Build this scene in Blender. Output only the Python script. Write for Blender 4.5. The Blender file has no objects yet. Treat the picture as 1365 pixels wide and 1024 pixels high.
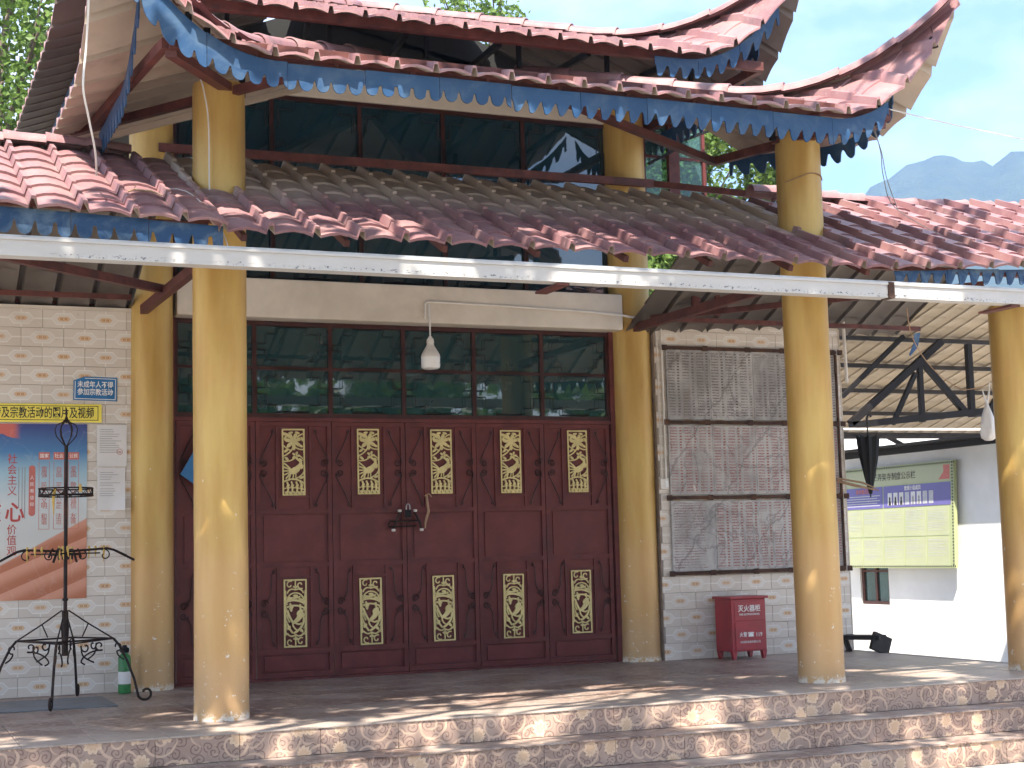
import bpy, bmesh, math, random
from mathutils import Vector, Matrix
random.seed(7)
S = bpy.context.scene
COL = S.collection
PI = math.pi

# ------------------------------------------------------------------ camera
CAM = Vector((0, 0, 1.25))
pit, rol, yaw = [math.radians(a) for a in (6.17, -1.45, 22.8)]
fw = Vector((math.sin(yaw)*math.cos(pit), math.cos(yaw)*math.cos(pit), math.sin(pit)))
rt = Vector((math.cos(yaw), -math.sin(yaw), 0))
up = rt.cross(fw)
r_ = rt*math.cos(rol) + up*math.sin(rol)
u_ = -rt*math.sin(rol) + up*math.cos(rol)
cd = bpy.data.cameras.new('camera')
cam = bpy.data.objects.new('camera', cd)
COL.objects.link(cam)
m = Matrix.Identity(4)
for i in range(3):
    m[i][0], m[i][1], m[i][2], m[i][3] = r_[i], u_[i], -fw[i], CAM[i]
cam.matrix_world = m
cd.sensor_width = 36
cd.lens = 2050/1365*36
cd.clip_start = .05
cd.clip_end = 20000
S.camera = cam

# ------------------------------------------------------------------ light
SUN = Vector((-.32, -.58, 1)).normalized()
elev = math.asin(SUN.z)
rotz = math.atan2(SUN.x, SUN.y)
W = bpy.data.worlds.new('World')
S.world = W
W.use_nodes = True
nt = W.node_tree
nt.nodes.clear()
wo = nt.nodes.new('ShaderNodeOutputWorld')
bg = nt.nodes.new('ShaderNodeBackground')
sky = nt.nodes.new('ShaderNodeTexSky')
sky.sky_type = 'NISHITA'
sky.sun_disc = False
sky.sun_elevation = elev
sky.sun_rotation = rotz % (2*PI)
sky.altitude = 900
sky.air_density = 1.0
sky.dust_density = 2.0
sky.ozone_density = 4.5
tc = nt.nodes.new('ShaderNodeTexCoord')
mp = nt.nodes.new('ShaderNodeMapping')
mp.inputs['Scale'].default_value = (1, 1, 2.2)
nz = nt.nodes.new('ShaderNodeTexNoise')
nz.inputs['Scale'].default_value = 2.6
nz.inputs['Detail'].default_value = 7
nz.inputs['Roughness'].default_value = .6
cr = nt.nodes.new('ShaderNodeValToRGB')
cr.color_ramp.elements[0].position = .37
cr.color_ramp.elements[1].position = .76
mx = nt.nodes.new('ShaderNodeMix')
mx.data_type = 'RGBA'
nt.links.new(tc.outputs['Generated'], mp.inputs[0])
nt.links.new(mp.outputs[0], nz.inputs[0])
nt.links.new(nz.outputs[0], cr.inputs[0])
nt.links.new(cr.outputs[0], mx.inputs[0])
nt.links.new(sky.outputs[0], mx.inputs[6])
mx.inputs[7].default_value = (7.2, 7.25, 7.4, 1)
nt.links.new(mx.outputs[2], bg.inputs[0])
bg.inputs[1].default_value = .088
nt.links.new(bg.outputs[0], wo.inputs[0])
sl = bpy.data.lights.new('sun', 'SUN')
sl.energy = 4.2
sl.angle = math.radians(.5)
sl.color = (1, .93, .82)
so = bpy.data.objects.new('sun', sl)
COL.objects.link(so)
so.rotation_euler = SUN.to_track_quat('Z', 'Y').to_euler()
S.view_settings.view_transform = 'Standard'
S.view_settings.look = 'None'
S.view_settings.exposure = 2.1
S.view_settings.gamma = 1
S.view_settings.use_curve_mapping = False
S.cycles.max_bounces = 6
S.cycles.diffuse_bounces = 4
S.cycles.glossy_bounces = 3
S.cycles.transmission_bounces = 4
S.cycles.transparent_max_bounces = 6
S.cycles.volume_bounces = 0
S.cycles.use_adaptive_sampling = True
S.cycles.adaptive_threshold = .02
S.cycles.use_denoising = True

# ------------------------------------------------------------------ materials
class N:
    """small node-graph helper"""
    def __init__(s, name):
        s.m = bpy.data.materials.new(name)
        s.m.use_nodes = True
        s.t = s.m.node_tree
        s.t.nodes.clear()
        s.out = s.t.nodes.new('ShaderNodeOutputMaterial')
        s.b = s.t.nodes.new('ShaderNodeBsdfPrincipled')
        s.t.links.new(s.b.outputs[0], s.out.inputs[0])
        s._tc = None
    def n(s, ty, **k):
        x = s.t.nodes.new(ty)
        for a, v in k.items():
            setattr(x, a, v)
        return x
    def L(s, a, b):
        s.t.links.new(a, b)
    def co(s, kind='Object'):
        if s._tc is None:
            s._tc = s.n('ShaderNodeTexCoord')
        return s._tc.outputs[kind]
    def pos(s):
        return s.n('ShaderNodeNewGeometry').outputs['Position']
    def rand(s):
        return s.n('ShaderNodeObjectInfo').outputs['Random']
    def put(s, sock, v):
        if isinstance(v, (int, float)):
            sock.default_value = v
        elif isinstance(v, (tuple, list)):
            sock.default_value = tuple(v) if len(v) == len(sock.default_value) else tuple(v) + (1,)
        else:
            s.L(v, sock)
    def M(s, op, a, b=0.0, c=0.0, clamp=False):
        x = s.n('ShaderNodeMath', operation=op, use_clamp=clamp)
        s.put(x.inputs[0], a); s.put(x.inputs[1], b); s.put(x.inputs[2], c)
        return x.outputs[0]
    def V(s, op, a, b=(0, 0, 0)):
        x = s.n('ShaderNodeVectorMath', operation=op)
        s.put(x.inputs[0], a); s.put(x.inputs[1], b)
        return x.outputs[0] if op not in ('LENGTH', 'DISTANCE', 'DOT_PRODUCT') else x.outputs[1]
    def xyz(s, v):
        x = s.n('ShaderNodeSeparateXYZ'); s.L(v, x.inputs[0]); return x.outputs
    def comb(s, x, y, z=0.0):
        c = s.n('ShaderNodeCombineXYZ')
        s.put(c.inputs[0], x); s.put(c.inputs[1], y); s.put(c.inputs[2], z)
        return c.outputs[0]
    def noise(s, v, scale, detail=4, rough=.55, dist=0.0):
        x = s.n('ShaderNodeTexNoise')
        s.L(v, x.inputs['Vector'])
        x.inputs['Scale'].default_value = scale
        x.inputs['Detail'].default_value = detail
        x.inputs['Roughness'].default_value = rough
        x.inputs['Distortion'].default_value = dist
        return x.outputs[0]
    def scale(s, v, sc):
        x = s.n('ShaderNodeMapping'); s.L(v, x.inputs[0]); x.inputs['Scale'].default_value = sc
        return x.outputs[0]
    def ramp(s, f, a, b, sm=True):
        x = s.n('ShaderNodeMapRange')
        x.interpolation_type = 'SMOOTHSTEP' if sm else 'LINEAR'
        s.put(x.inputs[0], f)
        x.inputs[1].default_value = a; x.inputs[2].default_value = b
        return x.outputs[0]
    def mix(s, f, a, b, mode='MIX'):
        x = s.n('ShaderNodeMix', data_type='RGBA', blend_type=mode)
        s.put(x.inputs[0], f); s.put(x.inputs[6], a); s.put(x.inputs[7], b)
        return x.outputs[2]
    def hsv(s, c, h=.5, sa=1.0, v=1.0):
        x = s.n('ShaderNodeHueSaturation')
        s.put(x.inputs[0], h); s.put(x.inputs[1], sa); s.put(x.inputs[2], v); s.put(x.inputs[4], c)
        return x.outputs[0]
    def bump(s, h, strength=.3, dist=.01):
        x = s.n('ShaderNodeBump')
        x.inputs['Strength'].default_value = strength
        x.inputs['Distance'].default_value = dist
        s.L(h, x.inputs['Height'])
        s.L(x.outputs[0], s.b.inputs['Normal'])
    def fin(s, col, rough=.6, metal=0.0, spec=.5):
        s.put(s.b.inputs['Base Color'], col)
        s.put(s.b.inputs['Roughness'], rough)
        s.put(s.b.inputs['Metallic'], metal)
        s.b.inputs['Specular IOR Level'].default_value = spec
        return s.m

def simple(name, col, rough=.6, var=.15, nscale=6, metal=0.0, bump=0.0, spec=.5, dirt=None, dirtamt=.5):
    g = N(name)
    p = g.pos()
    n1 = g.noise(p, nscale, 6, .6)
    c = g.mix(g.M('MULTIPLY', g.ramp(n1, .3, .7), 1.0), tuple(x*(1-var) for x in col), tuple(min(1, x*(1+var)) for x in col))
    if dirt:
        n2 = g.noise(p, nscale*.37, 5, .65, .4)
        c = g.mix(g.M('MULTIPLY', g.ramp(n2, .48, .75), dirtamt), c, dirt)
    if bump:
        g.bump(g.noise(p, nscale*4, 5), bump, .01)
    return g.fin(c, g.M('ADD', rough, g.M('MULTIPLY', g.M('SUBTRACT', n1, .5), .25)), metal, spec)

def m_rooftile(name, dusty=0.0):
    g = N(name)
    p = g.pos()
    r = g.rand()
    a = g.mix(r, (.205, .098, .104), (.275, .135, .138))
    n1 = g.noise(p, 2.2, 6, .62)
    a = g.mix(g.ramp(n1, .35, .7), a, (.31, .18, .17))
    n2 = g.noise(g.scale(p, (1.4, .7, .7)), 3.3, 7, .7, .6)
    a = g.mix(g.M('MULTIPLY', g.ramp(n2, .52, .72), .75), a, (.13, .085, .09))
    n3 = g.noise(p, 26, 3, .6)
    a = g.mix(g.M('MULTIPLY', g.ramp(n3, .6, .75), .45), a, (.36, .29, .26))
    if dusty:
        y = g.xyz(p)[1]
        f = g.M('ADD', y, g.M('MULTIPLY', g.M('SUBTRACT', g.noise(p, 1.7, 5), .5), .9))
        f = g.M('ADD', f, g.M('MULTIPLY', g.M('SUBTRACT', r, .5), .25))
        a = g.mix(g.M('MULTIPLY', g.ramp(f, 11.45, 12.35), dusty), a, g.mix(n1, (.41, .345, .28), (.56, .48, .395)))
    g.bump(g.noise(p, 45, 4), .25, .006)
    return g.fin(a, g.M('ADD', .36 if not dusty else .62, g.M('MULTIPLY', n2, .3)), 0, .5 if not dusty else .25)

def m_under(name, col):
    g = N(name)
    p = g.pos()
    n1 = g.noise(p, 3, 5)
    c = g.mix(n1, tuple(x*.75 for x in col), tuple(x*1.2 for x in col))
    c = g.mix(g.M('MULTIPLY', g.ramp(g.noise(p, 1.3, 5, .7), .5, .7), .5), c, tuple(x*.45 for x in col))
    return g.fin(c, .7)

def m_column():
    g = N('column_paint')
    p = g.pos(); o = g.co()
    st = g.noise(g.scale(o, (3.6, 3.6, .5)), 1.7, 5, .55)
    c = g.mix(g.ramp(st, .2, .8), (.41, .235, .055), (.56, .39, .125))
    big = g.noise(o, 1.3, 4, .6)
    c = g.mix(g.M('MULTIPLY', g.ramp(big, .48, .78), .55), c, (.54, .29, .10))
    z = g.xyz(o)[2]
    zz = g.M('ADD', z, g.M('MULTIPLY', g.M('SUBTRACT', g.noise(o, 4, 5), .5), .5))
    c = g.mix(g.M('MULTIPLY', g.ramp(zz, .62, .22), .65), c, (.50, .36, .19))
    pk = g.M('MULTIPLY', g.ramp(g.M('ADD', z, g.M('MULTIPLY', g.M('SUBTRACT', big, .5), 2.2)), 1.9, .6), .5)
    c = g.mix(pk, c, (.57, .33, .17))
    dens = g.ramp(z, 2.4, .05, False)
    v = g.n('ShaderNodeTexNoise'); g.L(o, v.inputs['Vector']); v.inputs['Scale'].default_value = 17; v.inputs['Detail'].default_value = 5; v.inputs['Roughness'].default_value = .7
    chip = g.ramp(g.M('ADD', v.outputs[0], g.M('MULTIPLY', dens, .085)), .708, .728)
    base = g.M('MULTIPLY', g.ramp(g.M('ADD', z, g.M('MULTIPLY', g.M('SUBTRACT', v.outputs[0], .5), .32)), .075, .04), .9)
    chip = g.M('MAXIMUM', chip, g.M('MULTIPLY', base, g.ramp(v.outputs[0], .44, .52)))
    c = g.mix(chip, c, (.72, .66, .56))
    g.bump(g.M('ADD', g.M('MULTIPLY', chip, -.6), g.M('MULTIPLY', st, .8)), .22, .012)
    return g.fin(c, g.M('ADD', g.M('ADD', .38, g.M('MULTIPLY', st, .16)), g.M('MULTIPLY', chip, .4)), g.M('MULTIPLY', g.M('SUBTRACT', 1, chip), .25), .4)

def m_walltile():
    """0.395 x 0.182 m ceramic tile, tile-local coordinates x, z"""
    g = N('wall_tile_glaze')
    o = g.co(); x, y, z = g.xyz(o)
    r = g.rand(); p = g.pos()
    ax = g.M('ABSOLUTE', x); az = g.M('ABSOLUTE', z)
    base = g.mix(r, (.58, .515, .445), (.66, .595, .52))
    white = (.74, .71, .66)
    # hexagon outline
    hexd = g.M('MAXIMUM', g.M('ADD', g.M('SUBTRACT', ax, .070), g.M('MULTIPLY', az, .9)), g.M('ADD', az, -.006))
    ring = g.M('SUBTRACT', 1, g.ramp(g.M('ABSOLUTE', g.M('SUBTRACT', hexd, .046)), .0035, .0075))
    arm = g.M('MULTIPLY', g.ramp(az, .008, .004), g.ramp(hexd, .044, .048))
    arm2 = g.M('MULTIPLY', g.ramp(ax, .006, .003), g.ramp(hexd, .044, .048))
    f = g.M('MAXIMUM', g.M('MAXIMUM', ring, arm), arm2)
    c = g.mix(g.M('MULTIPLY', f, .9), base, white)
    c = g.mix(g.M('MULTIPLY', g.ramp(hexd, .041, .036), .35), c, white)
    # orange motif: pale band, darker core, brown linked rings
    md = g.M('MAXIMUM', g.M('ADD', g.M('SUBTRACT', ax, .040), az), az)
    fade = g.M('ADD', .62, g.M('MULTIPLY', r, .38))
    c = g.mix(g.M('MULTIPLY', g.ramp(md, .024, .020), fade), c, (.60, .38, .21))
    c = g.mix(g.M('MULTIPLY', g.ramp(md, .014, .011), fade), c, (.66, .46, .28))
    lk = g.M('ABSOLUTE', g.M('SUBTRACT', g.M('MAXIMUM', g.M('ABSOLUTE', g.M('SUBTRACT', ax, .019)), g.M('MULTIPLY', az, 1.4)), .0085))
    lk = g.M('MULTIPLY', g.ramp(lk, .0045, .002), g.ramp(md, .016, .014))
    c = g.mix(g.M('MULTIPLY', lk, fade), c, (.33, .15, .06))
    # grime spreading over several tiles
    n2 = g.noise(p, 1.1, 6, .65, .5)
    c = g.mix(g.M('MULTIPLY', g.ramp(n2, .5, .75), .35), c, (.44, .36, .28))
    n3 = g.noise(p, 30, 3, .6)
    c = g.mix(g.M('MULTIPLY', g.ramp(n3, .68, .74), .4), c, (.25, .18, .13))
    return g.fin(c, g.M('ADD', .22, g.M('MULTIPLY', n2, .25)), 0, .5)

def m_floral(name):
    """scroll-and-flower print of the step tiles; world X along the step, Z up"""
    g = N(name)
    p = g.pos(); r = g.rand()
    x, y, z = g.xyz(p)
    w = g.comb(x, z, 0.0)
    wn = g.n('ShaderNodeTexNoise'); g.L(w, wn.inputs['Vector']); wn.inputs['Scale'].default_value = 9; wn.inputs['Detail'].default_value = 2
    w = g.V('ADD', w, g.V('SCALE', g.V('SUBTRACT', wn.outputs[1], (.5, .5, .5))))
    w.node.inputs[1].links[0].from_node.inputs[3].default_value = .035
    def cells(scale, rnd, off):
        v = g.n('ShaderNodeTexVoronoi', voronoi_dimensions='2D')
        v.inputs['Scale'].default_value = scale; v.inputs['Randomness'].default_value = rnd
        vec = g.V('ADD', w, off)
        g.L(vec, v.inputs['Vector'])
        d = g.V('SUBTRACT', vec, v.outputs['Position'])
        d = g.V('SUBTRACT', g.V('MULTIPLY', vec, (1, 1, 0)), g.V('MULTIPLY', v.outputs['Position'], (1, 1, 0)))
        X = g.xyz(d)
        rad = g.V('LENGTH', d)
        ang = g.M('ARCTAN2', X[1], X[0])
        cc = g.xyz(v.outputs['Color'])
        return rad, ang, cc
    bgc = g.mix(g.ramp(g.noise(p, 3, 5), .3, .7), (.33, .225, .175), (.43, .305, .24))
    # dark small scrolls
    rad, ang, cc = cells(11, .8, (3.3, 1.2, 0))
    sp = g.M('SINE', g.M('SUBTRACT', g.M('MULTIPLY', rad, 210), g.M('ADD', ang, g.M('MULTIPLY', cc[0], 6.28))))
    dk = g.M('MULTIPLY', g.ramp(sp, .35, .75), g.ramp(rad, .055, .045))
    c = g.mix(g.M('MULTIPLY', dk, .7), bgc, (.16, .09, .075))
    # pale scrolls
    rad, ang, cc = cells(4.6, .75, (0.7, 5.1, 0))
    sp = g.M('SINE', g.M('SUBTRACT', g.M('MULTIPLY', rad, 82), g.M('ADD', g.M('MULTIPLY', ang, 1.0), g.M('MULTIPLY', cc[1], 6.28))))
    pl = g.M('MULTIPLY', g.ramp(sp, .62, .86), g.M('MULTIPLY', g.ramp(rad, .14, .13), g.ramp(rad, .02, .03)))
    c = g.mix(g.M('MULTIPLY', pl, .9), c, (.60, .42, .30))
    # flowers
    rad, ang, cc = cells(3.9, .85, (9.1, 2.4, 0))
    pet = g.M('MULTIPLY', g.M('ABSOLUTE', g.M('SINE', g.M('MULTIPLY', g.M('ADD', ang, cc[2]), 5.5))), .018)
    asym = g.M('MULTIPLY', g.M('COSINE', g.M('ADD', ang, g.M('MULTIPLY', cc[0], 6.28)))  , .026)
    R = g.M('SUBTRACT', rad, g.M('ADD', pet, asym))
    fl = g.M('MULTIPLY', g.ramp(R, .044, .039), g.ramp(cc[1], .18, .2))
    fc = g.mix(g.ramp(R, .0, .03), (.62, .42, .27), (.68, .49, .33))
    fc = g.mix(g.M('MULTIPLY', g.ramp(g.M('ABSOLUTE', g.M('SUBTRACT', R, .012)), .004, .001), .55), fc, (.42, .24, .16))
    c = g.mix(fl, c, fc)
    n2 = g.noise(p, 2.3, 6, .7, .5)
    c = g.mix(g.M('MULTIPLY', g.ramp(n2, .5, .75), .35), c, (.52, .42, .34))
    n3 = g.noise(p, 14, 4, .7)
    c = g.mix(g.M('MULTIPLY', g.ramp(n3, .62, .75), .35), c, (.16, .12, .10))
    c = g.hsv(c, .5, 1.0, g.M('ADD', .92, g.M('MULTIPLY', r, .16)))
    g.bump(n3, .12, .004)
    return g.fin(c, g.M('ADD', .38, g.M('MULTIPLY', n2, .3)), 0, .4)

def m_floortile(name, tread=False):
    g = N(name)
    p = g.pos(); r = g.rand()
    a = g.mix(r, (.25, .165, .13), (.35, .24, .19))
    st = g.noise(g.scale(p, (2.2, 5, 1)), 4.2, 7, .75, .3)
    a = g.mix(g.ramp(st, .40, .60), a, (.10, .06, .05))
    ck = g.n('ShaderNodeTexVoronoi', feature='DISTANCE_TO_EDGE'); g.L(g.scale(p, (1, .8, 1)), ck.inputs['Vector']); ck.inputs['Scale'].default_value = 9
    a = g.mix(g.M('MULTIPLY', g.ramp(ck.outputs[0], .06, .02), .5), a, (.44, .33, .27))
    n2 = g.noise(p, 1.5, 6, .65, .4)
    dust = (.46, .39, .33)
    a = g.mix(g.M('MULTIPLY', g.ramp(n2, .38, .68), .55 if not tread else .8), a, dust)
    if not tread:
        y = g.xyz(p)[1]; xx = g.xyz(p)[0]
        f = g.ramp(g.M('ADD', y, g.M('MULTIPLY', g.M('SUBTRACT', n2, .5), 1.2)), 12.1, 11.2)
        f2 = g.ramp(g.M('ADD', xx, g.M('MULTIPLY', g.M('SUBTRACT', n2, .5), 2.0)), 8.2, 9.6)
        a = g.mix(g.M('MULTIPLY', g.M('MAXIMUM', f, f2), .6), a, dust)  # paler towards the front edge and the right end
    g.bump(st, .08, .004)
    return g.fin(a, g.M('ADD', .26, g.M('MULTIPLY', n2, .35)), 0, .45)

def m_stone(name, ink, style):
    """engraved name tablet; tile-local x, z"""
    g = N(name)
    o = g.co(); r = g.rand(); p = g.pos()
    wn = g.n('ShaderNodeTexNoise'); g.L(p, wn.inputs['Vector']); wn.inputs['Scale'].default_value = 5; wn.inputs['Detail'].default_value = 3
    wv = g.V('SUBTRACT', wn.outputs[1], (.5, .5, .5)); wv = g.V('MULTIPLY', wv, (.022, 0, .022)); o = g.V('ADD', o, wv); x, y, z = g.xyz(o)
    n1 = g.noise(p, 2.3, 7, .65, 1.2)
    c = g.mix(g.ramp(g.M('ADD', n1, g.M('MULTIPLY', g.M('SUBTRACT', r, .5), .22)), .3, .7), (.24, .225, .215), (.44, .42, .40))
    vein = g.ramp(g.M('ABSOLUTE', g.M('SUBTRACT', g.noise(p, 1.6, 6, .6, 1.0), .5)), .016, .004)
    c = g.mix(g.M('MULTIPLY', vein, .55), c, (.16, .15, .15))
    dg = g.M('ADD', g.M('SUBTRACT', g.xyz(p)[2], g.M('MULTIPLY', g.xyz(p)[0], 1.35)), g.M('MULTIPLY', g.noise(p, 3.0, 6, .65), .55))
    dg = g.M('ABSOLUTE', g.M('SUBTRACT', g.M('FRACT', g.M('MULTIPLY', dg, .85)), .5))
    c = g.mix(g.M('MULTIPLY', g.ramp(dg, .028, .008), .5), c, (.12, .11, .105))
    if style == 'lines':
        row = g.M('SINE', g.M('MULTIPLY', z, 2*PI/.030))
        ink_m = g.M('MULTIPLY', g.ramp(row, .0, .4), g.ramp(g.noise(g.scale(o, (1, 1, 1.6)), 95, 3, .6), .46, .52))
        ink_m = g.M('MULTIPLY', ink_m, g.ramp(g.M('ABSOLUTE', x), .262, .25))
        ink_m = g.M('MULTIPLY', ink_m, g.ramp(g.M('ADD', g.M('MULTIPLY', g.noise(g.comb(0.0, g.M('FLOOR', g.M('DIVIDE', z, .03)), r), 3.1, 2), .25), g.M('ADD', x, -.14)), .14, .12))
    else:
        # name column then a narrower figure column, over and over
        u = g.M('FRACT', g.M('ADD', g.M('DIVIDE', x, .186), .5))
        row = g.M('SINE', g.M('MULTIPLY', z, 2*PI/.032))
        nm = g.M('MULTIPLY', g.ramp(g.M('ABSOLUTE', g.M('SUBTRACT', u, .32)), .25, .23), g.ramp(g.noise(g.scale(o, (1.3, 1, 1.3)), 105, 3, .6), .45, .51))
        fg = g.M('MULTIPLY', g.ramp(g.M('ABSOLUTE', g.M('SUBTRACT', u, .80)), .085, .07), g.ramp(g.noise(o, 120, 2, .6), .36, .44))
        ink_m = g.M('MULTIPLY', g.M('MAXIMUM', nm, fg), g.ramp(row, -.15, .25))
    ink_m = g.M('MULTIPLY', ink_m, g.ramp(g.M('ABSOLUTE', z), .375, .365))
    ink_m = g.M('MULTIPLY', ink_m, g.ramp(g.noise(p, 4, 5, .7), .30, .55))
    c = g.mix(ink_m, c, ink)
    st = g.noise(g.scale(p, (6, 1, .7)), 2, 5)
    c = g.mix(g.M('MULTIPLY', g.ramp(st, .55, .75), .3), c, (.20, .13, .09))
    return g.fin(c, .42, 0, .4)

def m_blue(name, fade):
    g = N(name)
    p = g.pos(); r = g.rand()
    n1 = g.noise(p, 4.5, 6, .68, .5)
    a = g.mix(r, (.009, .043, .112), (.013, .056, .138))
    a = g.mix(g.M('MULTIPLY', g.ramp(n1, .42, .68), fade), a, (.11, .165, .22))
    n3 = g.noise(g.scale(p, (5, 5, 1.2)), 5, 5)
    a = g.mix(g.M('MULTIPLY', g.ramp(n3, .55, .72), .4), a, (.02, .06, .14))
    return g.fin(a, .5, 0, .4)

def m_gutter():
    g = N('gutter_white_paint')
    p = g.pos(); x, y, z = g.xyz(p)
    n1 = g.noise(g.scale(p, (1.2, 1, 5)), 3, 6)
    c = g.mix(n1, (.38, .37, .355), (.50, .49, .475))
    band = g.ramp(g.M('ABSOLUTE', g.M('SUBTRACT', z, 3.292)), .035, .004)
    ch = g.ramp(g.M('ADD', g.noise(g.scale(p, (1, 1, 1.5)), 30, 5, .75), g.M('MULTIPLY', band, .16)), .705, .73)
    ch = g.M('MULTIPLY', ch, g.ramp(g.noise(p, .9, 4), .38, .5))
    c = g.mix(ch, c, (.10, .11, .13))
    c = g.mix(g.M('MULTIPLY', g.ramp(g.noise(g.scale(p, (7, 1, 1)), 2, 5), .55, .75), .35), c, (.42, .34, .26))
    return g.fin(c, .5, 0, .4)

def m_glass(name, tint=(.014, .046, .050), trans=0.0):
    g = N(name)
    p = g.pos(); r = g.rand()
    n = g.noise(p, 1.7, 4, .55)
    n2 = g.noise(p, 6, 6, .65)
    wet = g.M('ADD', n, g.M('MULTIPLY', r, 1.0))
    g.bump(wet, .035, .02)
    g.b.inputs['Specular IOR Level'].default_value = 1.0
    g.b.inputs['IOR'].default_value = 1.6
    c = g.mix(g.M('MULTIPLY', g.ramp(n2, .45, .75), .25), tint, (.05, .06, .058))
    m_ = g.fin(c, g.M('ADD', .02, g.M('MULTIPLY', g.ramp(n2, .5, .8), .06)), 0, 1.0)
    if trans:
        tr = g.n('ShaderNodeBsdfTransparent'); tr.inputs[0].default_value = (.62, .80, .80, 1)
        ms = g.n('ShaderNodeMixShader'); ms.inputs[0].default_value = trans
        g.L(g.b.outputs[0], ms.inputs[1]); g.L(tr.outputs[0], ms.inputs[2]); g.L(ms.outputs[0], g.out.inputs[0])
    return m_

def m_leaf(name, a, b):
    g = N(name)
    p = g.pos()
    c = g.mix(g.ramp(g.noise(p, 1.1, 5), .3, .7), a, b)
    c = g.mix(g.ramp(g.noise(p, 14, 2), .4, .7), c, tuple(x*1.5 for x in b))
    g.b.inputs['Subsurface Weight'].default_value = 0
    m_ = g.fin(c, .5, 0, .3)
    tr = g.n('ShaderNodeBsdfTranslucent'); g.L(c, tr.inputs[0])
    ms = g.n('ShaderNodeMixShader'); ms.inputs[0].default_value = .4
    g.L(g.b.outputs[0], ms.inputs[1]); g.L(tr.outputs[0], ms.inputs[2]); g.L(ms.outputs[0], g.out.inputs[0])
    return m_

def m_poster():
    """gradient print: dark blue sky above, pale middle, orange wall below; local x, z (0..1.66 high)"""
    g = N('poster_print')
    o = g.co(); x, y, z = g.xyz(o)
    ra = g.n('ShaderNodeValToRGB')
    e = ra.color_ramp.elements
    e[0].position = 0; e[0].color = (.52, .25, .17, 1)
    e[1].position = 1; e[1].color = (.045, .05, .20, 1)
    for ps, col in ((.30, (.60, .60, .56, 1)), (.55, (.56, .60, .60, 1)), (.72, (.33, .50, .58, 1)), (.84, (.07, .20, .40, 1))):
        k = e.new(ps); k.color = col
    g.L(g.M('DIVIDE', z, 1.66), ra.inputs[0])
    c = ra.outputs[0]
    # slanting orange rampart at the foot
    d = g.M('SUBTRACT', z, g.M('ADD', .50, g.M('MULTIPLY', x, .55)))
    band = g.M('FRACT', g.M('MULTIPLY', g.M('ADD', z, g.M('MULTIPLY', x, -.42)), 5.2))
    oc = g.mix(g.ramp(band, .2, .8), (.44, .15, .075), (.62, .29, .19))
    c = g.mix(g.ramp(d, .01, -.01), c, oc)
    # red ribbon at the top left
    rb = g.M('ADD', g.M('SUBTRACT', z, 1.52), g.M('ADD', g.M('MULTIPLY', x, .25), g.M('MULTIPLY', g.noise(o, 3, 3), .18)))
    rm = g.M('MULTIPLY', g.ramp(rb, .055, .065), g.ramp(x, -.13, -.22))
    c = g.mix(rm, c, (.55, .13, .10))
    crs = g.ramp(g.M('ABSOLUTE', g.M('SUBTRACT', g.noise(o, 2.2, 4, .5, .8), .5)), .010, .003)
    c = g.mix(g.M('MULTIPLY', crs, .07), c, (.7, .72, .74))
    return g.fin(c, .32, 0, .5)

MT = {}
MT['tile'] = m_rooftile('roof_tile_red')
MT['tile_dusty'] = m_rooftile('roof_tile_dusty', .86)
MT['under'] = m_under('roof_tile_underside', (.40, .33, .26))
MT['under_dark'] = m_under('roof_tile_underside_shaded', (.13, .11, .095))  # darker copy of the underside: shade below the roofs put into the colour
MT['column'] = m_column()
MT['walltile'] = m_walltile()
MT['floral'] = m_floral('step_tile_print')
MT['floor'] = m_floortile('floor_tile_glaze')
MT['tread'] = m_floortile('step_tread_glaze', True)
MT['grout'] = simple('grout', (.30, .25, .21), .85, .2, 9)
MT['plaster'] = simple('cream_plaster', (.60, .535, .45), .8, .08, 3, bump=.08, dirt=(.38, .31, .25), dirtamt=.45)
MT['white'] = simple('white_limewash', (.80, .80, .79), .85, .05, 2, bump=.06, dirt=(.62, .60, .56), dirtamt=.4)
MT['door'] = simple('door_red_paint', (.135, .034, .031), .42, .16, 5, bump=.05, dirt=(.055, .022, .022), dirtamt=.5, spec=.22)
MT['doorframe'] = simple('frame_red_paint', (.122, .032, .029), .45, .2, 7, dirt=(.045, .02, .02), spec=.22)
MT['winframe'] = simple('window_frame_paint', (.05, .017, .014), .5, .25, 7, spec=.25, dirt=(.025, .012, .011))
MT['steel'] = simple('rusty_red_steel', (.11, .040, .033), .55, .3, 8, dirt=(.05, .028, .024), dirtamt=.7, spec=.22)
MT['gold'] = simple('gold_ornament', (.62, .51, .23), .45, .12, 12, metal=.15, dirt=(.42, .33, .15))
MT['iron'] = simple('black_iron', (.020, .012, .010), .55, .4, 15, dirt=(.10, .05, .03), dirtamt=.6, spec=.22)
MT['rust'] = simple('rusty_angle_iron', (.06, .032, .022), .75, .4, 12, dirt=(.16, .075, .035), dirtamt=.7, spec=.22)
MT['wax'] = simple('dripped_wax', (.55, .36, .08), .5, .2, 20)
MT['blue'] = m_blue('blue_board_paint', .35)
MT['blue_faded'] = m_blue('blue_board_faded', .85)
MT['gutter'] = m_gutter()
MT['zinc'] = simple('grey_zinc', (.36, .37, .38), .45, .2, 6, metal=.3)
MT['glass'] = m_glass('dark_green_glass')
MT['glass_up'] = m_glass('dark_blue_glass', (.010, .034, .046))
MT['glass_clear'] = m_glass('clear_window_glass', (.10, .20, .20), .72)
MT['stone_a'] = m_stone('tablet_brown_ink', (.085, .055, .04), 'cols')
MT['stone_b'] = m_stone('tablet_red_ink', (.26, .055, .04), 'cols')
MT['stone_c'] = m_stone('tablet_script', (.17, .055, .045), 'lines')
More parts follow.
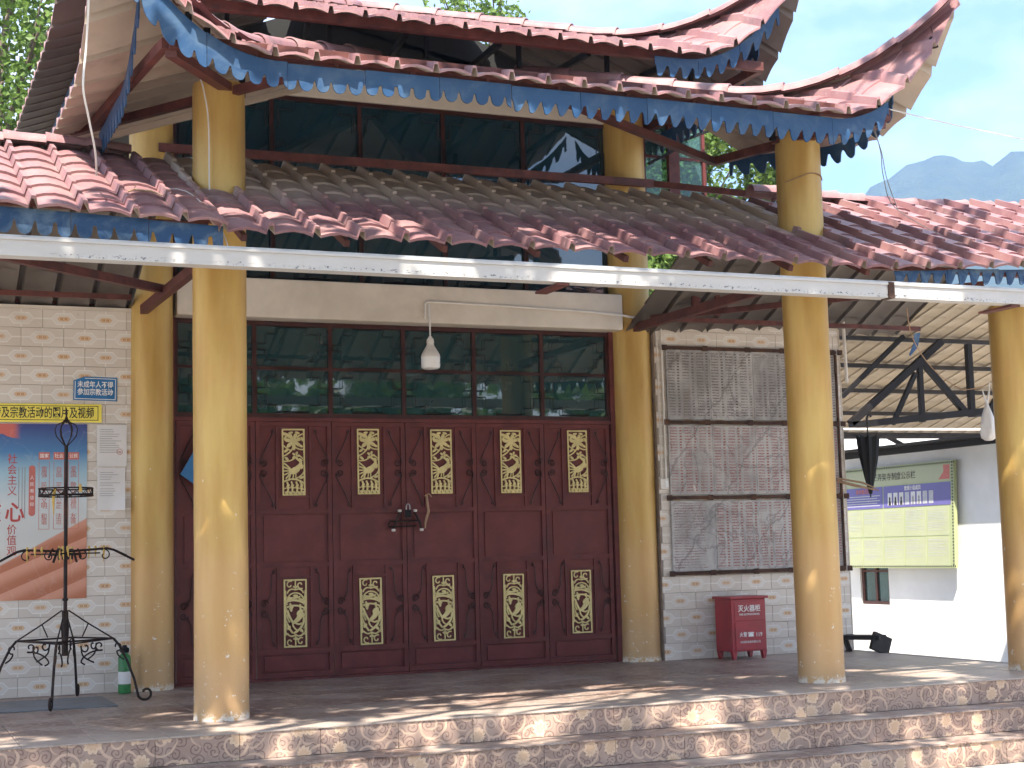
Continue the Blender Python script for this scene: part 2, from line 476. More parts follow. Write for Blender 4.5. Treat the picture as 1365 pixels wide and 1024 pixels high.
MT['pvc'] = simple('white_pvc', (.66, .62, .56), .4, .06, 8, dirt=(.40, .33, .26), dirtamt=.4)
MT['bulb'] = simple('bulb_opal', (.78, .78, .76), .3, .03, 5)
MT['extred'] = simple('cabinet_red', (.33, .028, .035), .4, .12, 5, dirt=(.18, .03, .03), dirtamt=.5)
MT['ink_white'] = simple('white_ink', (.78, .76, .72), .6, .05, 20)
MT['ink_black'] = simple('black_ink', (.02, .018, .016), .6, .1, 20)
MT['ink_red'] = simple('red_ink', (.45, .06, .05), .6, .1, 20)
MT['ink_pink'] = simple('pale_red_ink', (.52, .15, .12), .6, .1, 20)
MT['signblue'] = simple('sign_blue', (.018, .14, .34), .35, .1, 8)
MT['signyellow'] = simple('sign_yellow', (.82, .69, .10), .4, .06, 8)
MT['poster'] = m_poster()
MT['paper'] = simple('paper', (.66, .64, .62), .7, .04, 4)
MT['greyprint'] = simple('grey_print', (.30, .30, .30), .7, .1, 20)
MT['green'] = simple('green_bottle', (.025, .17, .045), .3, .15, 10)
MT['mat'] = simple('grey_board', (.15, .16, .17), .6, .2, 3, dirt=(.33, .28, .18), dirtamt=.6)
MT['black'] = simple('black_cloth', (.006, .006, .0065), .6, .2, 10, spec=.22)
MT['darkwood'] = simple('dark_wood', (.03, .025, .022), .55, .3, 9, spec=.22)
MT['stick'] = simple('dry_stick', (.33, .21, .12), .7, .2, 20)
MT['noticegreen'] = simple('notice_pale_green', (.36, .40, .20), .4, .04, 3)
MT['noticecream'] = simple('notice_pale_cream', (.40, .42, .25), .4, .04, 3)
MT['noticepurple'] = simple('notice_purple', (.13, .11, .33), .4, .06, 3)
MT['noticegrey'] = simple('notice_grey', (.45, .45, .47), .5, .1, 20)
MT['plastic'] = simple('white_plastic_film', (.72, .72, .72), .35, .05, 6)
MT['wire_w'] = simple('white_cable', (.6, .58, .54), .5, .05, 8)
MT['wire_g'] = simple('grey_cable', (.16, .16, .16), .5, .1, 8)
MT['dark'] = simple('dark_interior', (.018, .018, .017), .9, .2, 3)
MT['bark'] = simple('bark', (.13, .10, .075), .9, .3, 7, bump=.3)
MT['leaf_a'] = m_leaf('leaf_dark', (.045, .085, .018), (.10, .17, .03))
MT['leaf_b'] = m_leaf('leaf_light', (.055, .10, .02), (.12, .19, .04))
MT['sheet'] = simple('sunlit_metal_sheet', (.52, .50, .47), .5, .15, 2, dirt=(.35, .28, .22), dirtamt=.5)
MT['shedunder'] = m_under('shed_tile_underside', (.36, .30, .22))
MT['shedsteel'] = simple('black_steel', (.008, .006, .0055), .6, .3, 8, spec=.22)
MT['ground'] = simple('concrete_ground', (.45, .40, .34), .9, .15, 1.2, bump=.1, dirt=(.36, .31, .26))
MT['winred'] = simple('red_window_wood', (.10, .035, .025), .6, .2, 9)
MT['houseroof'] = simple('blue_grey_roof', (.16, .20, .25), .6, .15, 2)

# ------------------------------------------------------------------ mesh helpers
class MB:
    """collects faces for ONE mesh object"""
    def __init__(s):
        s.v = []; s.f = []; s.mi = []
    def add(s, vs, fs, mi=0):
        o = len(s.v)
        s.v += [tuple(v) for v in vs]
        s.f += [tuple(i+o for i in f) for f in fs]
        s.mi += [mi]*len(fs)
        return s
    def box(s, x0, x1, y0, y1, z0, z1, mi=0):
        v = [(x, y, z) for z in (z0, z1) for y in (y0, y1) for x in (x0, x1)]
        return s.add(v, [(0, 2, 3, 1), (4, 5, 7, 6), (0, 1, 5, 4), (2, 6, 7, 3), (0, 4, 6, 2), (1, 3, 7, 5)], mi)
    def bar(s, a, b, w, h, mi=0, upv=(0, 0, 1)):
        """rectangular tube from a to b"""
        a = Vector(a); b = Vector(b); d = (b-a).normalized(); u = Vector(upv)
        if abs(d.dot(u)) > .98: u = Vector((0, 1, 0))
        x = d.cross(u).normalized()*w/2; y = x.normalized().cross(d)*h/2
        v = [a-x-y, a+x-y, a+x+y, a-x+y, b-x-y, b+x-y, b+x+y, b-x+y]
        return s.add(v, [(3, 2, 1, 0), (4, 5, 6, 7), (0, 1, 5, 4), (1, 2, 6, 5), (2, 3, 7, 6), (3, 0, 4, 7)], mi)
    def tube(s, pts, r, n=6, mi=0, caps=True):
        pts = [Vector(p) for p in pts]
        rr = r if isinstance(r, (list, tuple)) else [r]*len(pts)
        rings = []; up_ = Vector((0, 0, 1)); prev = None
        for i, p in enumerate(pts):
            d = (pts[min(i+1, len(pts)-1)]-pts[max(i-1, 0)])
            d = d.normalized() if d.length > 1e-9 else Vector((0, 0, 1))
            if prev is None:
                u = up_ if abs(d.dot(up_)) < .95 else Vector((1, 0, 0))
                x = d.cross(u).normalized()
            else:
                x = prev - d*prev.dot(d)
                x = x.normalized() if x.length > 1e-6 else d.orthogonal().normalized()
            prev = x; y = d.cross(x)
            rings.append([p + x*math.cos(2*PI*k/n)*rr[i] + y*math.sin(2*PI*k/n)*rr[i] for k in range(n)])
        vs = [q for g in rings for q in g]; fs = []
        for i in range(len(pts)-1):
            for k in range(n):
                fs.append((i*n+k, i*n+(k+1) % n, (i+1)*n+(k+1) % n, (i+1)*n+k))
        if caps:
            fs.append(tuple(range(n-1, -1, -1))); fs.append(tuple((len(pts)-1)*n+k for k in range(n)))
        return s.add(vs, fs, mi)
    def lathe(s, prof, n=24, c=(0, 0, 0), mi=0, wob=None):
        vs = []; fs = []
        for i, (r, z) in enumerate(prof):
            for k in range(n):
                a = 2*PI*k/n
                q = r*(1 + (wob(a, z) if wob else 0))
                vs.append((c[0]+q*math.cos(a), c[1]+q*math.sin(a), c[2]+z))
        for i in range(len(prof)-1):
            for k in range(n):
                fs.append((i*n+k, i*n+(k+1) % n, (i+1)*n+(k+1) % n, (i+1)*n+k))
        fs.append(tuple(range(n-1, -1, -1))); fs.append(tuple((len(prof)-1)*n+k for k in range(n)))
        return s.add(vs, fs, mi)
    def prism(s, poly, y0, y1, mi=0):
        """polygon in x,z extruded along y"""
        n = len(poly)
        vs = [(x, y0, z) for x, z in poly] + [(x, y1, z) for x, z in poly]
        fs = [tuple(range(n)), tuple(range(2*n-1, n-1, -1))] + [(i, n+i, n+(i+1) % n, (i+1) % n) for i in range(n)]
        return s.add(vs, fs, mi)
    def ribbon(s, pts, w, y0, y1, mi=0):
        """flat strip of width w following x,z points, from y0 to y1"""
        L = []; R = []
        for i, p in enumerate(pts):
            a = pts[max(i-1, 0)]; b = pts[min(i+1, len(pts)-1)]
            d = Vector((b[0]-a[0], b[1]-a[1])); d.normalize()
            ww = (w[i] if isinstance(w, (list, tuple)) else w)/2
            L.append((p[0]-d.y*ww, p[1]+d.x*ww)); R.append((p[0]+d.y*ww, p[1]-d.x*ww))
        n = len(pts); vs = []
        for y in (y0, y1):
            vs += [(x, y, z) for x, z in L] + [(x, y, z) for x, z in R]
        fs = []
        for i in range(n-1):
            fs += [(i, i+1, n+i+1, n+i), (2*n+i, 3*n+i, 3*n+i+1, 2*n+i+1), (i, 2*n+i, 2*n+i+1, i+1), (n+i, n+i+1, 3*n+i+1, 3*n+i)]
        fs += [(0, n, 3*n, 2*n), (n-1, 3*n-1, 4*n-1, 2*n-1)]
        return s.add(vs, fs, mi)
    def mesh(s, name, mats, smooth=False):
        me = bpy.data.meshes.new(name)
        me.from_pydata(s.v, [], s.f)
        for mm in (mats if isinstance(mats, (list, tuple)) else [mats]):
            me.materials.append(MT[mm] if isinstance(mm, str) else mm)
        if any(s.mi):
            me.polygons.foreach_set('material_index', s.mi)
        bm = bmesh.new(); bm.from_mesh(me); bmesh.ops.recalc_face_normals(bm, faces=bm.faces); bm.to_mesh(me); bm.free()
        if smooth:
            me.polygons.foreach_set('use_smooth', [True]*len(me.polygons))
            me.set_sharp_from_angle(angle=math.radians(40))
        me.update()
        return me
    def build(s, name, mats, parent=None, smooth=False, loc=None):
        return link(name, s.mesh(name, mats, smooth), parent, loc)

def link(name, me, parent=None, loc=None, rot=None):
    o = bpy.data.objects.new(name, me)
    COL.objects.link(o)
    if parent is not None: o.parent = parent
    if loc is not None: o.location = loc
    if rot is not None: o.rotation_euler = rot
    return o
def tag(o, label, cat, group=None):
    o['label'] = label; o['category'] = cat
    if group: o['group'] = group
    return o
def thing(name, label, cat, loc=(0, 0, 0), rz=0.0, group=None):
    o = link(name, None, None, loc, (0, 0, rz))
    o.empty_display_size = .1
    return tag(o, label, cat, group)
def struct(o):
    o['kind'] = 'structure'; return o
def bevel(o, w=.006, seg=2):
    b = o.modifiers.new('bevel', 'BEVEL'); b.width = w; b.segments = seg; b.limit_method = 'ANGLE'
    return o
def text(name, body, size, loc, rot, mat, parent=None, align='LEFT', bold=0.0, sx=1.0, line=1.0):
    c = bpy.data.curves.new(name, 'FONT')
    c.body = body; c.size = size; c.align_x = align; c.align_y = 'CENTER'; c.offset = bold*size; c.space_line = line
    c.resolution_u = 2; c.extrude = .0006
    t = bpy.data.objects.new(name, c); COL.objects.link(t)
    bpy.context.view_layer.update()
    me = bpy.data.meshes.new_from_object(t.evaluated_get(bpy.context.evaluated_depsgraph_get()))
    bpy.data.objects.remove(t); bpy.data.curves.remove(c)
    me.materials.clear(); me.materials.append(MT[mat])
    o = link(name, me, parent, loc, rot); o.scale = (sx, 1, 1)
    return o
def spiral(cx, cz, r0, r1, a0, a1, n=14):
    return [(cx+(r0+(r1-r0)*i/n)*math.cos(a0+(a1-a0)*i/n), cz+(r0+(r1-r0)*i/n)*math.sin(a0+(a1-a0)*i/n)) for i in range(n+1)]
def arc3(f, n):
    return [f(i/n) for i in range(n+1)]

# ================================================================== THE SETTING
GZ = -.61
g0 = MB(); g0.add([(-3000, -3000, GZ), (3000, -3000, GZ), (3000, 3000, GZ), (-3000, 3000, GZ)], [(0, 1, 2, 3)])
struct(g0.build('ground', 'ground'))

# platform with three steps
YP = 11.17; TR = .36; RH = .203
PX0, PX1 = -3.2, 12.6
plat = MB()
plat.box(PX0, 10.75, YP+.012, 16.2, GZ, -.012)
plat.box(10.75, PX1, YP+.012, 12.0, GZ, -.0125)
plat.box(PX0, PX1, YP-TR+.012, YP+.0115, GZ, -RH-.012)
plat.box(PX0, PX1, YP-2*TR+.012, YP-TR+.0115, GZ, -2*RH-.012)
platform = struct(plat.build('platform', 'grout'))
def slab_mesh(name, w, d, h, mat):
    b = MB(); b.box(-w/2, w/2, -d/2, d/2, -h, 0); me = b.mesh(name, mat)
    bm = bmesh.new(); bm.from_mesh(me)
    bmesh.ops.bevel(bm, geom=[e for e in bm.edges if all(v.co.z > -h/2 for v in e.verts)], offset=.003, segments=1, affect='EDGES')
    bm.to_mesh(me); bm.free()
    return me
FT = .5
ft = slab_mesh('floor_tile', FT-.004, FT-.004, .012, 'floor')
nx = int((10.72-(-1.0))/FT)
for j in range(10):
    for i in range(nx):
        y = YP-.012+FT/2+j*FT
        if y > 15.8: continue
        link('floor_tile', ft, platform, (-1.0+FT/2+i*FT, y, random.uniform(-.001, .001)), (random.uniform(-.0012, .0012), random.uniform(-.0012, .0012), 0))
fx = slab_mesh('floor_tile', .4, FT-.004, .012, 'floor')
RT = .6
for k in range(3):
    yk = YP-k*TR; zk = -k*RH
    rm_ = MB(); rm_.box(-RT/2+.002, RT/2-.002, 0, .012, -RH+.004, -.0135); rme = rm_.mesh('riser_tile', 'floral')
    for i in range(22):
        x = -1.1+RT*(i+.5)-.17*k
        link('riser_tile', rme, platform, (x, yk+random.uniform(-.0015, .0015), zk), (0, random.uniform(-.003, .003), 0))
    if k:
        tm_ = slab_mesh('tread_tile', RT-.004, TR+.015, .012, 'tread')
        for i in range(22):
            x = -1.1+RT*(i+.5)-.17*k
            link('tread_tile', tm_, platform, (x, yk+TR/2-.008, zk+random.uniform(-.001, .001)), (0, random.uniform(-.002, .002), 0))

# distant wooded hill: crest elevation (degrees) by azimuth
CR = [(-45, 3), (-10, 4.5), (10, 6), (22, 7.5), (30, 9.6), (33, 11.0), (35.8, 12.5), (36.7, 13.25), (38.2, 13.85), (39.3, 13.9), (40.1, 13.55), (40.8, 13.5), (41.8, 13.85), (44, 14.4), (50, 13), (60, 10), (75, 7), (95, 4)]
def crest(az):
    for (a, e), (c, f) in zip(CR, CR[1:]):
        if a <= az <= c: k = (az-a)/(c-a); return e+(f-e)*k*k*(3-2*k)
    return 3
hm = MB(); vs = []; fs = []
NXH, NYH = 420, 26
hr = random.Random(5); bump_ = [hr.uniform(-1, 1) for _ in range(NXH+1)]
for j in range(NYH+1):
    b_ = j/NYH
    for i in range(NXH+1):
        az = -45+140*i/NXH; D = 900+1000*b_
        H = 1600*math.tan(math.radians(crest(az)))
        sh = (min(1, b_/.70))**1.25 if b_ < .72 else 1-.5*(b_-.72)
        g_ = .5*math.sin(az*1.7+b_*6)+.5*math.sin(az*3.1-b_*9)
        z = H*sh*(1+.05*g_*(1-sh)) + (2.2*bump_[i]+2.6*math.sin(az*23+b_*31)*math.sin(az*9+b_*50))*min(1, b_*4)
        vs.append((D*math.sin(math.radians(az)), D*math.cos(math.radians(az)), GZ-2+z))
for j in range(NYH):
    for i in range(NXH):
        k = j*(NXH+1)+i; fs.append((k, k+1, k+NXH+2, k+NXH+1))
hm.add(vs, fs)
gh = N('hill_forest'); ph = gh.pos()
ch_ = gh.mix(gh.ramp(gh.noise(ph, .035, 6, .7), .3, .7), (.018, .032, .018), (.045, .062, .03))
gh.bump(gh.noise(ph, .05, 6, .7), 1, 12)
MT['hill'] = gh.fin(ch_, .9, 0, .1)
struct(hm.build('hill', 'hill', None, True))

# ================================================================== COLUMNS
def column(x, y, r, h, label, seed):
    rnd = random.Random(seed); a1, a2 = rnd.uniform(0, 6), rnd.uniform(0, 6)
    b = MB()
    prof = [(r*1.02, 0), (r*1.015, .03)] + [(r*(1+.006*math.sin(z*2.1+a1)), z) for z in [k*h/40 for k in range(1, 40)]] + [(r*.985, h-.02), (r*.97, h)]
    b.lathe(prof, 40, wob=lambda a, z: .006*math.sin(3*a+a1+z*1.3)+.004*math.sin(7*a+a2-z*2.2)+.0025*math.sin(17*a+z*9))
    return tag(b.build('column', 'column', None, True, (x, y, 0)), label, 'column', 'yellow round columns')
column(2.58, 12.15, .212, 5.07, 'front yellow column standing before the left part of the red door', 1)
column(8.00, 11.97, .208, 5.05, 'front yellow column standing before the stone name tablets', 2)
column(10.30, 11.85, .215, 3.5, 'yellow column at the right edge, below the right lower roof, beside the white wall', 3)
column(2.56, 15.28, .215, 5.9, 'rear yellow column between the left tiled wall and the red door', 4)
column(7.93, 15.40, .235, 6.6, 'rear yellow column between the red door and the stone tablet wall', 5)

# ================================================================== TILED WALLS
TW, TH = .395, .1835
wt = MB(); wt.box(-TW/2+.0015, TW/2-.0015, -.008, 0, -TH/2+.0015, TH/2-.0015); wtm = wt.mesh('tile', 'walltile')
bm = bmesh.new(); bm.from_mesh(wtm); bmesh.ops.bevel(bm, geom=[e for e in bm.edges if all(v.co.y < -.004 for v in e.verts)], offset=.002, segments=1, affect='EDGES'); bm.to_mesh(wtm); bm.free()
cut_cache = {}
def cut_tile(a, b, t=0.0):
    """a tile trimmed to local x from a to b, and t cut off its top"""
    key = (round(a, 3), round(b, 3), round(t, 3))
    if key not in cut_cache:
        q = MB(); q.box(a+.0015, b-.0015, -.008, 0, -TH/2+.0015, TH/2-.0015-t); cut_cache[key] = q.mesh('tile', 'walltile')
    return cut_cache[key]
def tiled_wall(x0, x1, y, ztop, label, xoff):
    b = MB(); b.box(x0, x1, y+.002, y+.24, -.02, ztop-.002)
    w = tag(b.build('tiled_wall', 'grout'), label, 'wall')
    row = 0
    while row*TH < ztop-.03:
        zc = row*TH+TH/2
        t = max(0, (row+1)*TH-ztop)
        xs = x0 + xoff + (TW/2 if row % 2 else 0) - 2*TW
        while xs - TW/2 < x1:
            a = max(-TW/2, x0-xs); c = min(TW/2, x1-xs)
            if c-a > .02:
                full = c-a > TW-.001 and t < .001
                link('tile', wtm if full else cut_tile(a, c, t), w, (xs, y+random.uniform(-.0015, .0015), zc), (random.uniform(-.004, .004), random.uniform(-.002, .002), random.uniform(-.003, .003)))
            xs += TW
        row += 1
    # capping strip of bare render along the top
    c = MB(); c.box(x0, x1, y-.012, y+.24, ztop, ztop+.035); c.build('top_band', 'plaster', w)
    return w
WL = tiled_wall(-.9, 2.40, 15.22, 3.67, 'beige patterned tile wall on the left, behind the iron candle stand', .05)
WR = tiled_wall(8.13, 10.60, 15.20, 3.74, 'beige patterned tile wall on the right carrying the stone tablets', .02)
q = MB(); q.box(10.601, 10.615, 15.19, 15.44, 0, 3.76); q.build('edge_strip', 'plaster', WR)

# ================================================================== LINTEL, UPPER WALL, WINDOWS
lb = MB(); lb.box(2.80, 7.74, 15.17, 15.47, 3.66, 4.06)
lin = tag(lb.build('lintel_beam', 'plaster'), 'long cream plaster lintel beam above the door transom', 'lintel')
bevel(lin, .012)
uw = MB(); uw.box(2.75, 7.72, 15.40, 15.62, 6.07, 6.42)
tag(uw.build('upper_wall', 'plaster'), 'cream plaster wall band between the upper window and the roof', 'wall')

def window_band(name, label, x0, x1, z0, z1, y, mull, rails, glass, frame, fwid, grille=None, pipes=True):
    t = thing(name, label, 'window', (0, 0, 0))
    f = MB()
    f.box(x0, x1, y-.03, y+.03, z1-fwid, z1); f.box(x0, x1, y-.03, y+.03, z0, z0+fwid)
    f.box(x0, x0+fwid, y-.03, y+.03, z0+fwid, z1-fwid); f.box(x1-fwid, x1, y-.03, y+.03, z0+fwid, z1-fwid)
    f.build('frame', frame, t)
    xs = [x0+fwid] + list(mull) + [x1-fwid]
    zs = [z0+fwid] + list(rails) + [z1-fwid]
    for x in mull:
        b = MB(); b.box(x-.021, x+.021, y-.027, y+.027, z0+fwid, z1-fwid); b.build('mullion', frame, t)
    for z in rails:
        for i in range(len(xs)-1):
            b = MB(); b.box(xs[i]+(.021 if i else 0), xs[i+1]-(.021 if i < len(xs)-2 else 0), y-.024, y+.024, z-.016, z+.016); b.build('rail', frame, t)
    for i in range(len(xs)-1):
        for j in range(len(zs)-1):
            b = MB(); b.box(xs[i]+.004, xs[i+1]-.004, y-.003, y+.003, zs[j]+.004, zs[j+1]-.004)
            pn = b.build('pane', glass, t)
            pn.rotation_euler = (0, 0, 0)
            if grille:
                g = MB(); grille(g, xs[i]+.02, xs[i+1]-.02, zs[j]+.016, zs[j+1]-.016, y-.045)
                g.build('grille', 'iron', t)
    return t
def corner_loop(g, x0, x1, z0, z1, y, a1, a2, b1, b2, r):
    """one closed wire that steps in at each corner of the pane"""
    q = [(x0, z0+b1), (x0+a1, z0+b1), (x0+a1, z0+b2), (x0+a2, z0+b2), (x0+a2, z0)]
    w = x0+x1; h = z0+z1
    pts = q + [(w-x, z) for x, z in reversed(q)] + [(w-x, h-z) for x, z in q] + [(x, h-z) for x, z in reversed(q)]
    pts.append(pts[0]); g.tube([(x, y, z) for x, z in pts], r, 4)
def step_grille(g, x0, x1, z0, z1, y):
    w, h = x1-x0, z1-z0; corner_loop(g, x0, x1, z0, z1, y, .13*w, .28*w, .42*h, .16*h, .0055)
def hook_grille(g, x0, x1, z0, z1, y):
    corner_loop(g, x0, x1, z0, z1, y, .05, .22, .28, .10, .007)
LEAFX = [2.82+.8025*i for i in range(7)]
window_band('door_transom', 'dark green glass transom grid with bent wire grilles above the red door', 2.80, 7.66, 2.66, 3.655, 15.42, LEAFX[1:-1], [3.17], 'glass', 'winframe', .045, step_grille)
window_band('upper_window', 'long dark window band above the lower roof, under the blue fringed eave', 2.80, 7.74, 4.065, 6.065, 15.45, [3.83, 4.79, 5.74, 6.69], [5.06], 'glass_up', 'winframe', .04, hook_grille)
window_band('side_window', 'pale see-through window right of the rear column under the upper roof', 8.19, 9.02, 4.9, 6.6, 15.45, [8.57], [5.75], 'glass_clear', 'doorframe', .035)
q = MB(); q.box(8.5, 8.64, 15.36, 15.418, 4.7, 6.9)
tag(q.build('window_post', 'steel'), 'red brown steel post dividing the pale side window', 'post')
# braces beside the side window
for a_, b_, lab in (((8.2, 15.3, 5.62), (8.62, 15.3, 5.85), 'short dark strut crossing the left half of the pale side window'), ((8.66, 15.3, 5.93), (9.0, 15.3, 6.07), 'short dark strut crossing the right half of the pale side window')):
    q = MB(); q.bar(a_, b_, .03, .035); tag(q.build('window_strut', 'shedsteel'), lab, 'strut')
# left dark window above tiled wall
window_band('fanlight_window', 'dark window strip above the left tiled wall under the left lower roof', -.9, 2.36, 3.74, 4.2, 15.34, [-.1, .7, 1.3, 1.85], [], 'glass', 'doorframe', .04)
# dark room behind
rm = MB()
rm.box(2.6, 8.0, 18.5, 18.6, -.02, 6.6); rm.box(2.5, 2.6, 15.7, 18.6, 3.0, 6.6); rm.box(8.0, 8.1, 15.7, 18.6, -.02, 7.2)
rm.prism([(1.9, 5.7), (2.7, 5.7), (2.7, 6.42), (8.0, 6.42), (8.0, 6.27), (6.05, 7.06), (4.15, 7.06), (1.9, 6.15)], 15.64, 15.70); rm.box(-.9, 2.5, 17.0, 17.1, -.02, 4.2); rm.box(-1.0, -.9, 15.47, 17.1, -.02, 4.2); rm.box(-.9, 2.5, 15.5, 17.0, 4.2, 4.3)  # prism: dark sheet added to hide sky between tiers, shade as colour
tag(rm.build('hall_interior_wall', 'dark'), 'dark inner walls of the hall behind the glass, with added dark sheet under the top roof', 'wall')

# ================================================================== THE RED DOOR (six leaves)
def ornament(kind):
    b = MB(); w, h = .112, .34
    k = [0]
    def yy():
        k[0] += 1; e = .00025*k[0]; return -.009-e, e*.2
    def rib(p, wd): a, c = yy(); b.ribbon(p, wd, a, c)
    def pol(p): a, c = yy(); b.prism(p, a, c)
    for p in ([(-w, -h), (-w, h)], [(w, -h), (w, h)]): rib(p, .016)
    for p in ([(-w, -h+.006), (w, -h+.006)], [(-w, h-.006), (w, h-.006)]): rib(p, .016)
    def bez(p0, p1, p2, n=8): return [((1-t)**2*p0[0]+2*t*(1-t)*p1[0]+t*t*p2[0], (1-t)**2*p0[1]+2*t*(1-t)*p1[1]+t*t*p2[1]) for t in [i/n for i in range(n+1)]]
    def blob(cx, cz, rx, rz, ph=0, n=14, lob=0, am=0): pol([(cx+rx*(1+am*math.cos(lob*a))*math.cos(a)*math.cos(ph)-rz*(1+am*math.cos(lob*a))*math.sin(a)*math.sin(ph), cz+rx*(1+am*math.cos(lob*a))*math.cos(a)*math.sin(ph)+rz*(1+am*math.cos(lob*a))*math.sin(a)*math.cos(ph)) for a in [2*PI*i/n for i in range(n)]])
    if kind == 'bird':
        for a in range(7): # big flower
            t = a*2*PI/7+.3; blob(.0+.055*math.cos(t), .215+.055*math.sin(t), .040, .019, t, 10)
        blob(0, .215, .027, .027)
        rib(bez((0, .16), (-.02, .1), (-.105, .06)), .014); rib(bez((0, .17), (.05, .12), (.105, .13)), .013)
        rib(bez((-.105, .17), (-.06, .13), (-.03, .12)), .012); rib(bez((.105, .29), (.06, .28), (.04, .25)), .014); rib(bez((-.105, .29), (-.06, .29), (-.04, .25)), .03)
        for a in range(5): t = a*2*PI/5; blob(.025+.027*math.cos(t), .065+.027*math.sin(t), .019, .012, t, 8)
        rib(bez((.025, .065), (.08, .07), (.105, .02)), .012); rib(bez((.02, .05), (-.03, .0), (-.105, .01)), .013)
        blob(.012, -.085, .058, .034, .5, 16); rib(bez((.04, -.06), (.10, -.01), (.055, .02)), [.05, .045, .04, .035, .03, .028, .026, .024, .02]); blob(.062, .022, .022, .017)
        pol([(.08, .024), (.103, .012), (.08, .012)])
        for i, (ex, ez) in enumerate(((-.105, -.01), (-.106, -.05), (-.106, -.09), (-.10, -.13), (-.085, -.17), (-.055, -.19))): rib(bez((-.02, -.09), (-.05, -.05-.02*i), (ex, ez)), .014)
        rib([(.0, -.11), (-.012, -.175)], .009); rib([(.02, -.11), (.02, -.18)], .009)
        rib(bez((-.105, -.20), (.0, -.14), (.105, -.22)), .016); rib(bez((.02, -.17), (.09, -.14), (.105, -.10)), .013)
        for x in (-.075, -.03, .02, .065): rib(bez((x, -.20), (x+.03, -.26), (x-.005, -.335)), .017); blob(x+.012, -.245, .022, .012, .8, 8)
        rib(bez((-.105, -.27), (-.0, -.25), (.105, -.28)), .012)
        for x, z, p_ in ((-.08, .115, .6), (.075, .165, -.5), (-.075, .035, -.7), (.085, -.05, 1.2), (.08, -.16, .4), (-.085, .25, 1.0), (.09, .235, 2.0), (-.03, .30, .2), (.04, .30, -.3)): blob(x, z, .026, .013, p_, 8)
        for x in (-.09, -.052, -.005, .043, .088): rib([(x, -.30), (x+.01, -.335)], .02)
    else:
        for s in (-1, 1):
            rib(spiral(s*.055, .285, .008, .042, 0, s*5.2), .012); rib(spiral(s*.055, -.285, .008, .042, 0, -s*5.2), .012)
            rib(bez((s*.10, .23), (s*.10, .0), (s*.10, -.22)), .011)
            for i in range(7): z = .18-.06*i; rib([(s*.103, z), (s*.082, z-.035)], .009)
            rib(bez((s*.085, .20), (s*.06, .26), (0, .235)), .014); rib(bez((s*.085, -.20), (s*.05, -.25), (0, -.215)), .014)
            rib(bez((s*.09, .10), (s*.085, .20), (0, .205)), .013)
        rib(bez((0, .235), (.0, .26), (0, .33)), .011); rib(bez((0, -.22), (0, -.25), (0, -.33)), .011)
        rib(bez((-.09, .12), (.0, .15), (.09, .10)), .022); rib(bez((-.08, .165), (-.02, .14), (.05, .165)), .016)
        rib(bez((-.09, .06), (.0, .10), (.09, .05)), .017); rib(bez((-.06, .10), (-.03, .05), (-.05, .02)), .02); rib(bez((.05, .09), (.04, .04), (.07, .02)), .016)
        rib(bez((.06, .03), (.055, -.06), (-.035, -.10), 10), [.03, .04, .05, .055, .055, .05, .045, .04, .035, .03, .025]); blob(.045, .005, .04, .026, .7)
        rib(bez((-.03, -.09), (-.07, -.03), (-.085, .03)), .022); rib(bez((-.02, -.08), (.03, -.13), (.065, -.10)), .018)
        rib(bez((-.09, -.10), (-.06, -.16), (-.03, -.20)), .017); rib(bez((.085, -.04), (.09, -.15), (-.02, -.20)), .02); rib(bez((-.03, -.11), (-.02, -.16), (.03, -.175)), .014)
        rib(bez((-.085, -.01), (-.09, -.05), (-.06, -.09)), .013)
        for x, z, p_ in ((-.06, .145, .3), (.055, .135, -.4), (.0, .175, 0), (-.07, -.145, .9), (.06, -.175, -.8), (.075, -.02, 1.4), (-.045, .055, .6), (.0, -.255, 0), (.0, .265, 0)): blob(x, z, .026, .014, p_, 8)
    return b.mesh('ornament_panel', 'gold')
orn_bird = ornament('bird'); orn_deer = ornament('deer')
LW = .8025
def leaf_frame():
    b = MB(); h = LW/2-.004
    for s in (-1, 1): b.box(s*h, s*(h-.045), -.025, .02, .03, 2.62) if s < 0 else b.box(h-.045, h, -.025, .02, .03, 2.62)
    i = h-.045
    for z0, z1 in ((2.575, 2.619), (1.675, 1.725), (1.135, 1.185), (.265, .315), (.031, .085)): b.box(-i, i, -.0235, .018, z0, z1)
    return b.mesh('frame', 'doorframe')
def leaf_skin():
    b = MB(); i = LW/2-.049
    b.box(-i+.0002, i-.0002, .0, .012, .086, 2.574)
    return b.mesh('panel', 'door')
def raised(z0, z1):
    b = MB(); i = LW/2-.085
    b.box(-i, i, -.012, .0, z0, z1); return b.mesh('raised_panel', 'door')
def vbar(z0, z1):
    b = MB(); b.box(-.014, .014, -.02, -.0004, z0, z1); return b.mesh('bar', 'doorframe')
def hbar(z0):
    b = MB(); b.box(-.161, .161, -.018, -.0004, z0, z0+.026); return b.mesh('bar', 'doorframe')
def scroll_up():
    b = MB(); r = .0065; y = -.03
    # two long slanting rods ending in small curls, meeting double spirals in the middle
    for s in (1, -1):
        c = 2.14
        p = [(-.075, c+s*.36)] + spiral(-.052, c+s*.36, .022, .022, PI, PI-s*1.0, 3)
        rod = spiral(-.05, c+s*.37, .006, .024, s*4.5, s*8.2, 10) + [(-.02, c+s*.30), (.03, c+s*.20), (.070, c+s*.12), (.086, c+s*.09)]
        b.tube([(x, y, z) for x, z in rod], r, 5)
        sp = [(.086, c+s*.09), (.088, c+s*.06)] + spiral(.046, c+s*.046, .042, .010, 0, s*8.2, 18)
        b.tube([(x, y, z) for x, z in sp], r, 5)
    return b.mesh('scroll', 'iron_red')
